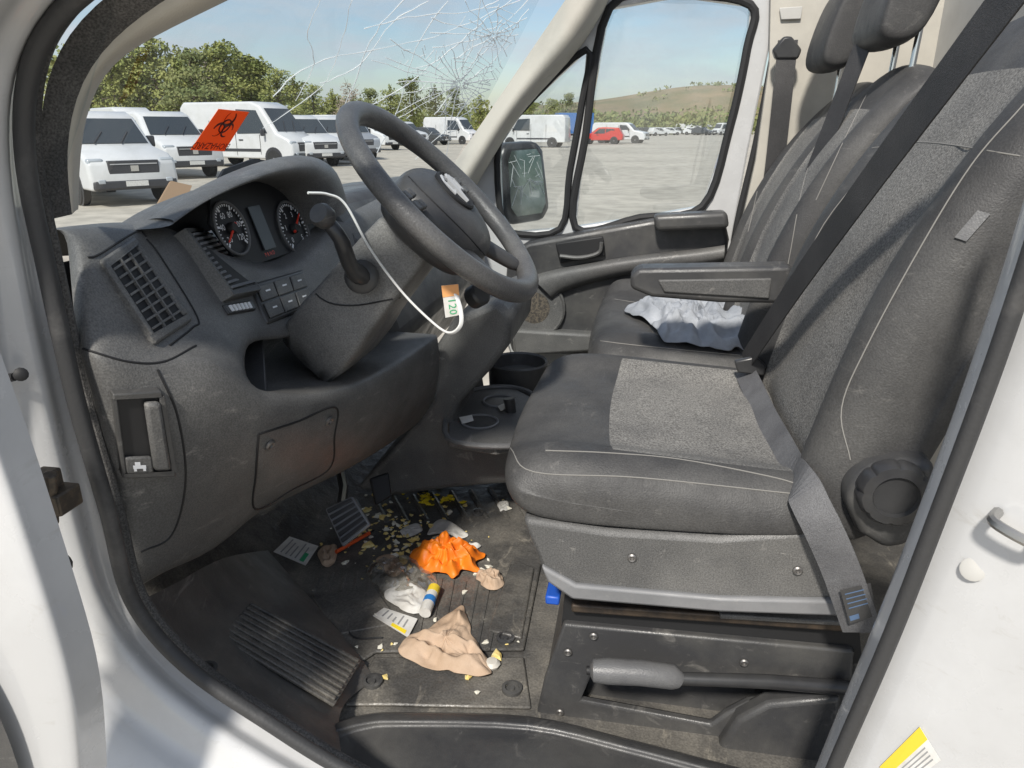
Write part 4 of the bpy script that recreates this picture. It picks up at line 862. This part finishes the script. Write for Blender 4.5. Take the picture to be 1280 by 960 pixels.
place('tall.carwhite',318,208,-12,'long white cargo van side on, right of the orange sticker','van')
place('bonnet.carwhite',366,206,-35,'white van half hidden behind the nose of the long cargo van','van')
place('bonnet.carwhite',398,203,-40,'white van partly behind the left rim of the steering wheel','van')
place('bonnet.silver',428,198,-45,'silver van seen beside the top left of the steering wheel','van')
place('tall.carwhite',105,190,-30,'tall white van far behind the nearest van','van')
place('tall.carwhite',412,184,-25,'tall white van in the back row above the silver van','van')
place('bonnet.carwhite',462,187,-30,'white van seen through the upper part of the steering wheel','van')
place('bonnet.carwhite',500,182,-30,'white van under the windshield cracks, left of two','van')
place('car.cardark',535,181,-20,'dark car under the windshield cracks','car')
place('tall.carwhite',565,180,-20,'white van by the far windshield pillar','van')
place('tall.carwhite',668,184,172,'white van above the cracked outside mirror','van')
place('box.carwhite.carblue',706,176,200,'box truck with a blue box beyond the quarter window','truck')
place('car.carred',752,180,175,'red car at the left of the passenger window','car')
place('bonnet.carwhite',775,179,-15,'white van beside the red car','van')
place('box.carwhite.carwhite',880,166,190,'far white box truck at the right of the passenger window','truck')
rr=random.Random(4)
for k in range(14):
    place(rr.choice(('car.cardark','car.silver','car.carwhite','bonnet.carwhite','tall.carwhite')),800+k*8+rr.uniform(-3,3),168.5+rr.uniform(-1.3,1.6),rr.uniform(-60,60)+(180 if rr.random()<.5 else 0),'tiny far vehicle in the row along the edge of the lot','vehicle','far vehicles along the lot edge')
for k in range(7):
    place(rr.choice(('car.silver','bonnet.carwhite','tall.carwhite')),622+k*15,171+rr.uniform(-1,1.5),rr.uniform(-40,40),'small far vehicle in front of the tree line, seen through the quarter window','vehicle','far vehicles seen through the quarter window')
# ================================================================== LIGHT, SKY, CAMERA
w=bpy.data.worlds.new('World'); S.world=w; w.use_nodes=True; N=w.node_tree.nodes; L=w.node_tree.links
bg=N['Background']; sk=N.new('ShaderNodeTexSky'); sk.sky_type='NISHITA'; sk.sun_disc=False
sd=V((-.14,-.84,.88)).normalized(); el=math.asin(sd.z); sk.sun_elevation=el; sk.sun_rotation=math.atan2(sd.x,sd.y); sk.dust_density=1.0
tc=N.new('ShaderNodeTexCoord'); mp=N.new('ShaderNodeMapping'); mp.inputs['Scale'].default_value=(2.6,2.6,11); mp.inputs['Rotation'].default_value=(.15,.1,.3); n=N.new('ShaderNodeTexNoise'); n.inputs['Scale'].default_value=1.6; n.inputs['Detail'].default_value=8; n.inputs['Roughness'].default_value=.62
L.new(tc.outputs['Generated'],mp.inputs[0]); L.new(mp.outputs[0],n.inputs['Vector']); mr=N.new('ShaderNodeMapRange'); mr.inputs[1].default_value=.40; mr.inputs[2].default_value=.64; mr.inputs[4].default_value=.9; L.new(n.outputs['Fac'],mr.inputs[0])
mx=N.new('ShaderNodeMix'); mx.data_type='RGBA'; mx.inputs[7].default_value=(5.0,5.4,5.9,1); L.new(mr.outputs[0],mx.inputs[0]); L.new(sk.outputs[0],mx.inputs[6]); L.new(mx.outputs[2],bg.inputs[0]); bg.inputs[1].default_value=.12
su=bpy.data.lights.new('sun','SUN'); su.energy=4.2; su.angle=R(5); su.color=(1,.95,.87); so=bpy.data.objects.new('sun',su); COL.objects.link(so); so.rotation_euler=sd.to_track_quat('Z','Y').to_euler()
cd=bpy.data.cameras.new('camera'); cd.sensor_width=36; cd.lens=F/1280*36; cd.clip_start=.02; cd.clip_end=3000
co=bpy.data.objects.new('camera',cd); COL.objects.link(co); mxx=Matrix((r_,u_,-d_)).transposed().to_4x4(); mxx.translation=CAM; co.matrix_world=mxx; S.camera=co
S.view_settings.view_transform='Standard'; S.view_settings.look='None'; S.view_settings.exposure=0
